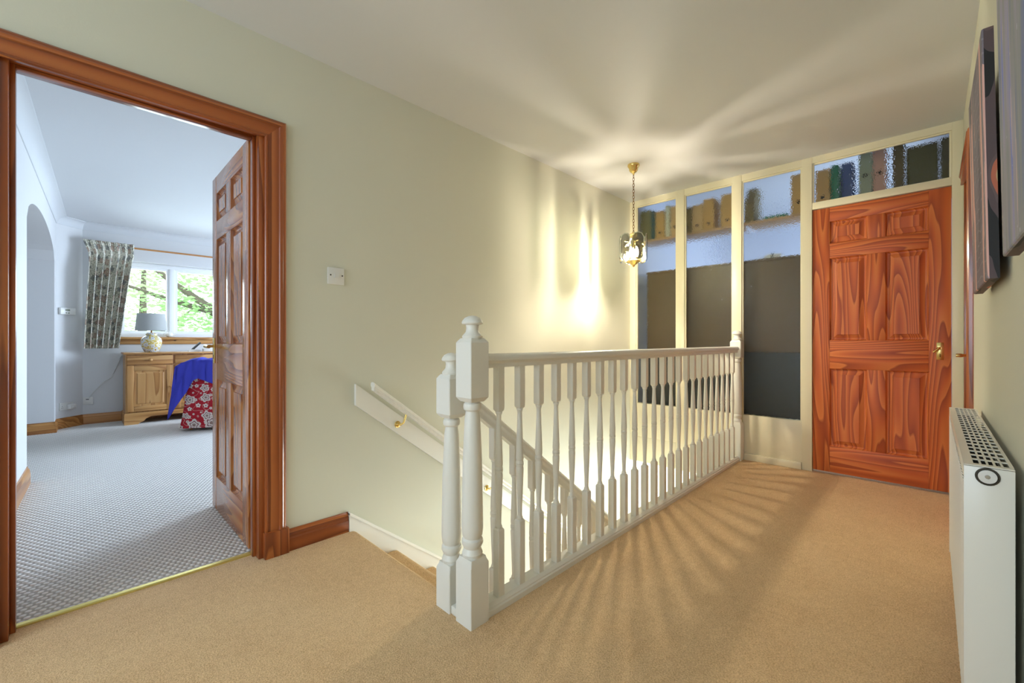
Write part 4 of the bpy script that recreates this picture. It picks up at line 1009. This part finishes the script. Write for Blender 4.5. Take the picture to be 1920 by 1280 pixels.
for z, y0, y1, ins in ((0.42, -0.004, 0.15, 0.0), (0.60, -0.006, 0.14, 0.002), (0.70, -0.004, 0.13, 0.008), (0.745, 0.01, 0.12, 0.03), (0.762, 0.035, 0.095, 0.07)):
    L.append([(ins, y0, z), (0.31, y0 - 0.012, z + 0.004), (0.62 - ins, y0, z), (0.62 - ins, y1, z), (0.31, y1 + 0.01, z + 0.004), (ins, y1, z)])
cl(bk.loft(L), 'backrest', 'red_floral', sub=0)
cl(B().box(0.02, 0.60, 0.16, 0.59, 0.425, 0.50, 0.03, 4), 'seat_cushion', 'red_floral')
for u in (0.05, 0.57):
    for v in (0.05, 0.55): cl(B().lathe([(0.012, 0.001), (0.018, 0.05), (0.0001, 0.051)], u, v, 10), 'foot', 'wood_pale')
# throw: a rumpled cloth hung over the back, falling lower at the left corner
def thr(u, v):
    # u along the back from beyond the left corner to the right, v from front hem over the top to rear hem
    U = -0.055 + 0.62 * u
    drop_f = 0.23 + 0.34 * max(0, 1 - u / 0.34) ** 1.3 - 0.04 * math.sin(7 * u)
    drop_b = 0.22
    tot = drop_f + 0.16 + drop_b
    s = v * tot
    n = 0.011 * math.sin(19 * u + 5 * v) + 0.007 * math.sin(37 * u - 9 * v)
    zt = 0.783 - 0.075 * max(0, 1 - (u / 0.30)) ** 2
    if s < drop_f: z = zt - (drop_f - s); y = -0.028 - abs(n) * 1.6 - 0.03 * max(0, 1 - s / drop_f) * (0.4 + 0.6 * max(0, 1 - u / .3)); sh = 1 - s / drop_f
    elif s < drop_f + 0.16:
        t = (s - drop_f) / 0.16; z = zt + 0.018 * math.sin(PI * t) + n * 0.5; y = -0.03 + 0.20 * t; sh = 0
    else:
        t = s - drop_f - 0.16; z = zt - t; y = 0.172 + abs(n); sh = 0
    if u < 0.16: U -= 0.055 * (1 - u / 0.16) * (0.3 + sh)
    return (U + n * 0.6, y, z)
tw = B().grid(thr, 56, 56).build('throw', 'blue_throw', None, 80, mtx=CM, solidify=0.009)
tag(tw, 'bright blue towelling throw draped over the back of the red floral chair', 'throw')

# ------------------------------------------------------------------ garden outside the window
struct(BX('ground', 'lawn', -30, 40, 8.5, 60, -3.2, -3.0), 'lawn outside the house', 'ground')
def tree(x, y, hgt, crown, label, nl, seed, branches):
    rnd = random.Random(seed)
    root = thing('garden_tree', (x, y, -3.0), label, 'tree', 'trees outside the bedroom window')
    B().tube([(x, y, -3.0), (x + 0.1, y, -1.0), (x - 0.1, y + 0.1, 1.0), (x, y, hgt - 1.5)], [0.28, 0.22, 0.17, 0.05], 10).build('trunk', 'bark', root, 60)
    pts = []
    for (z0, dx, dy, dz, r) in branches:
        p = [(x, y, z0), (x + dx * 0.3, y + dy * 0.3, z0 + dz * 0.45), (x + dx * 0.65, y + dy * 0.65, z0 + dz * 0.7), (x + dx, y + dy, z0 + dz)]
        B().tube(p, [r, r * 0.8, r * 0.55, r * 0.2], 8).build('branch', 'bark', root, 60)
        for a, c in zip(p, p[1:]):
            for i in range(6): pts.append(tuple(a[k] + (c[k] - a[k]) * i / 6 for k in range(3)))
    vs, fs = [], []
    for i in range(nl):
        if rnd.random() < 0.55: px, py, pz = rnd.choice(pts); s = 0.45
        else:
            px, py, pz = x + rnd.gauss(0, crown[0] * 0.5), y + rnd.gauss(0, crown[1] * 0.5), crown[3] + rnd.gauss(0, crown[2] * 0.5); s = 0.3
        c = Vector((px + rnd.gauss(0, s), py + rnd.gauss(0, s), pz + rnd.gauss(0, s * 0.8)))
        R_ = Matrix.Rotation(rnd.uniform(0, 6.28), 3, 'Z') @ Matrix.Rotation(rnd.uniform(-1.2, 1.2), 3, 'X')
        l = rnd.uniform(0.05, 0.10); w = l * 0.55
        k = len(vs)
        for q_ in ((-l, 0, 0), (0, -w, 0.01), (l, 0, 0), (0, w, 0.01)): vs.append(tuple(c + R_ @ Vector(q_)))
        fs.append((k, k + 1, k + 2, k + 3))
    me = bpy.data.meshes.new('foliage'); me.from_pydata(vs, [], fs); me.materials.append(M['leaf'])
    o = bpy.data.objects.new('foliage', me); COL.objects.link(o); o.parent = root; o.location = -WLOC[root.name]; o['kind'] = 'stuff'
    return root
tree(3.4, 14.0, 7.0, (2.6, 1.5, 2.2, 2.4), 'spreading tree with bare grey boughs right in the window view', 4600, 3,
     [(0.6, -2.6, -0.5, 2.6, 0.13), (1.2, -2.9, 0.3, 1.3, 0.10), (0.2, 2.4, 0.2, 2.4, 0.12), (1.0, -1.2, -0.8, 2.6, 0.09), (0.4, -2.0, 0.6, 0.6, 0.07)])
tree(2.0, 24.0, 8.0, (2.6, 1.0, 1.8, 3.0), 'rounder leafy tree standing farther off behind the grey boughs', 2600, 5,
     [(0.4, 1.8, 0.2, 2.2, 0.10), (0.0, -1.6, 0.2, 1.8, 0.10), (0.8, 1.2, -0.5, 1.2, 0.07)])
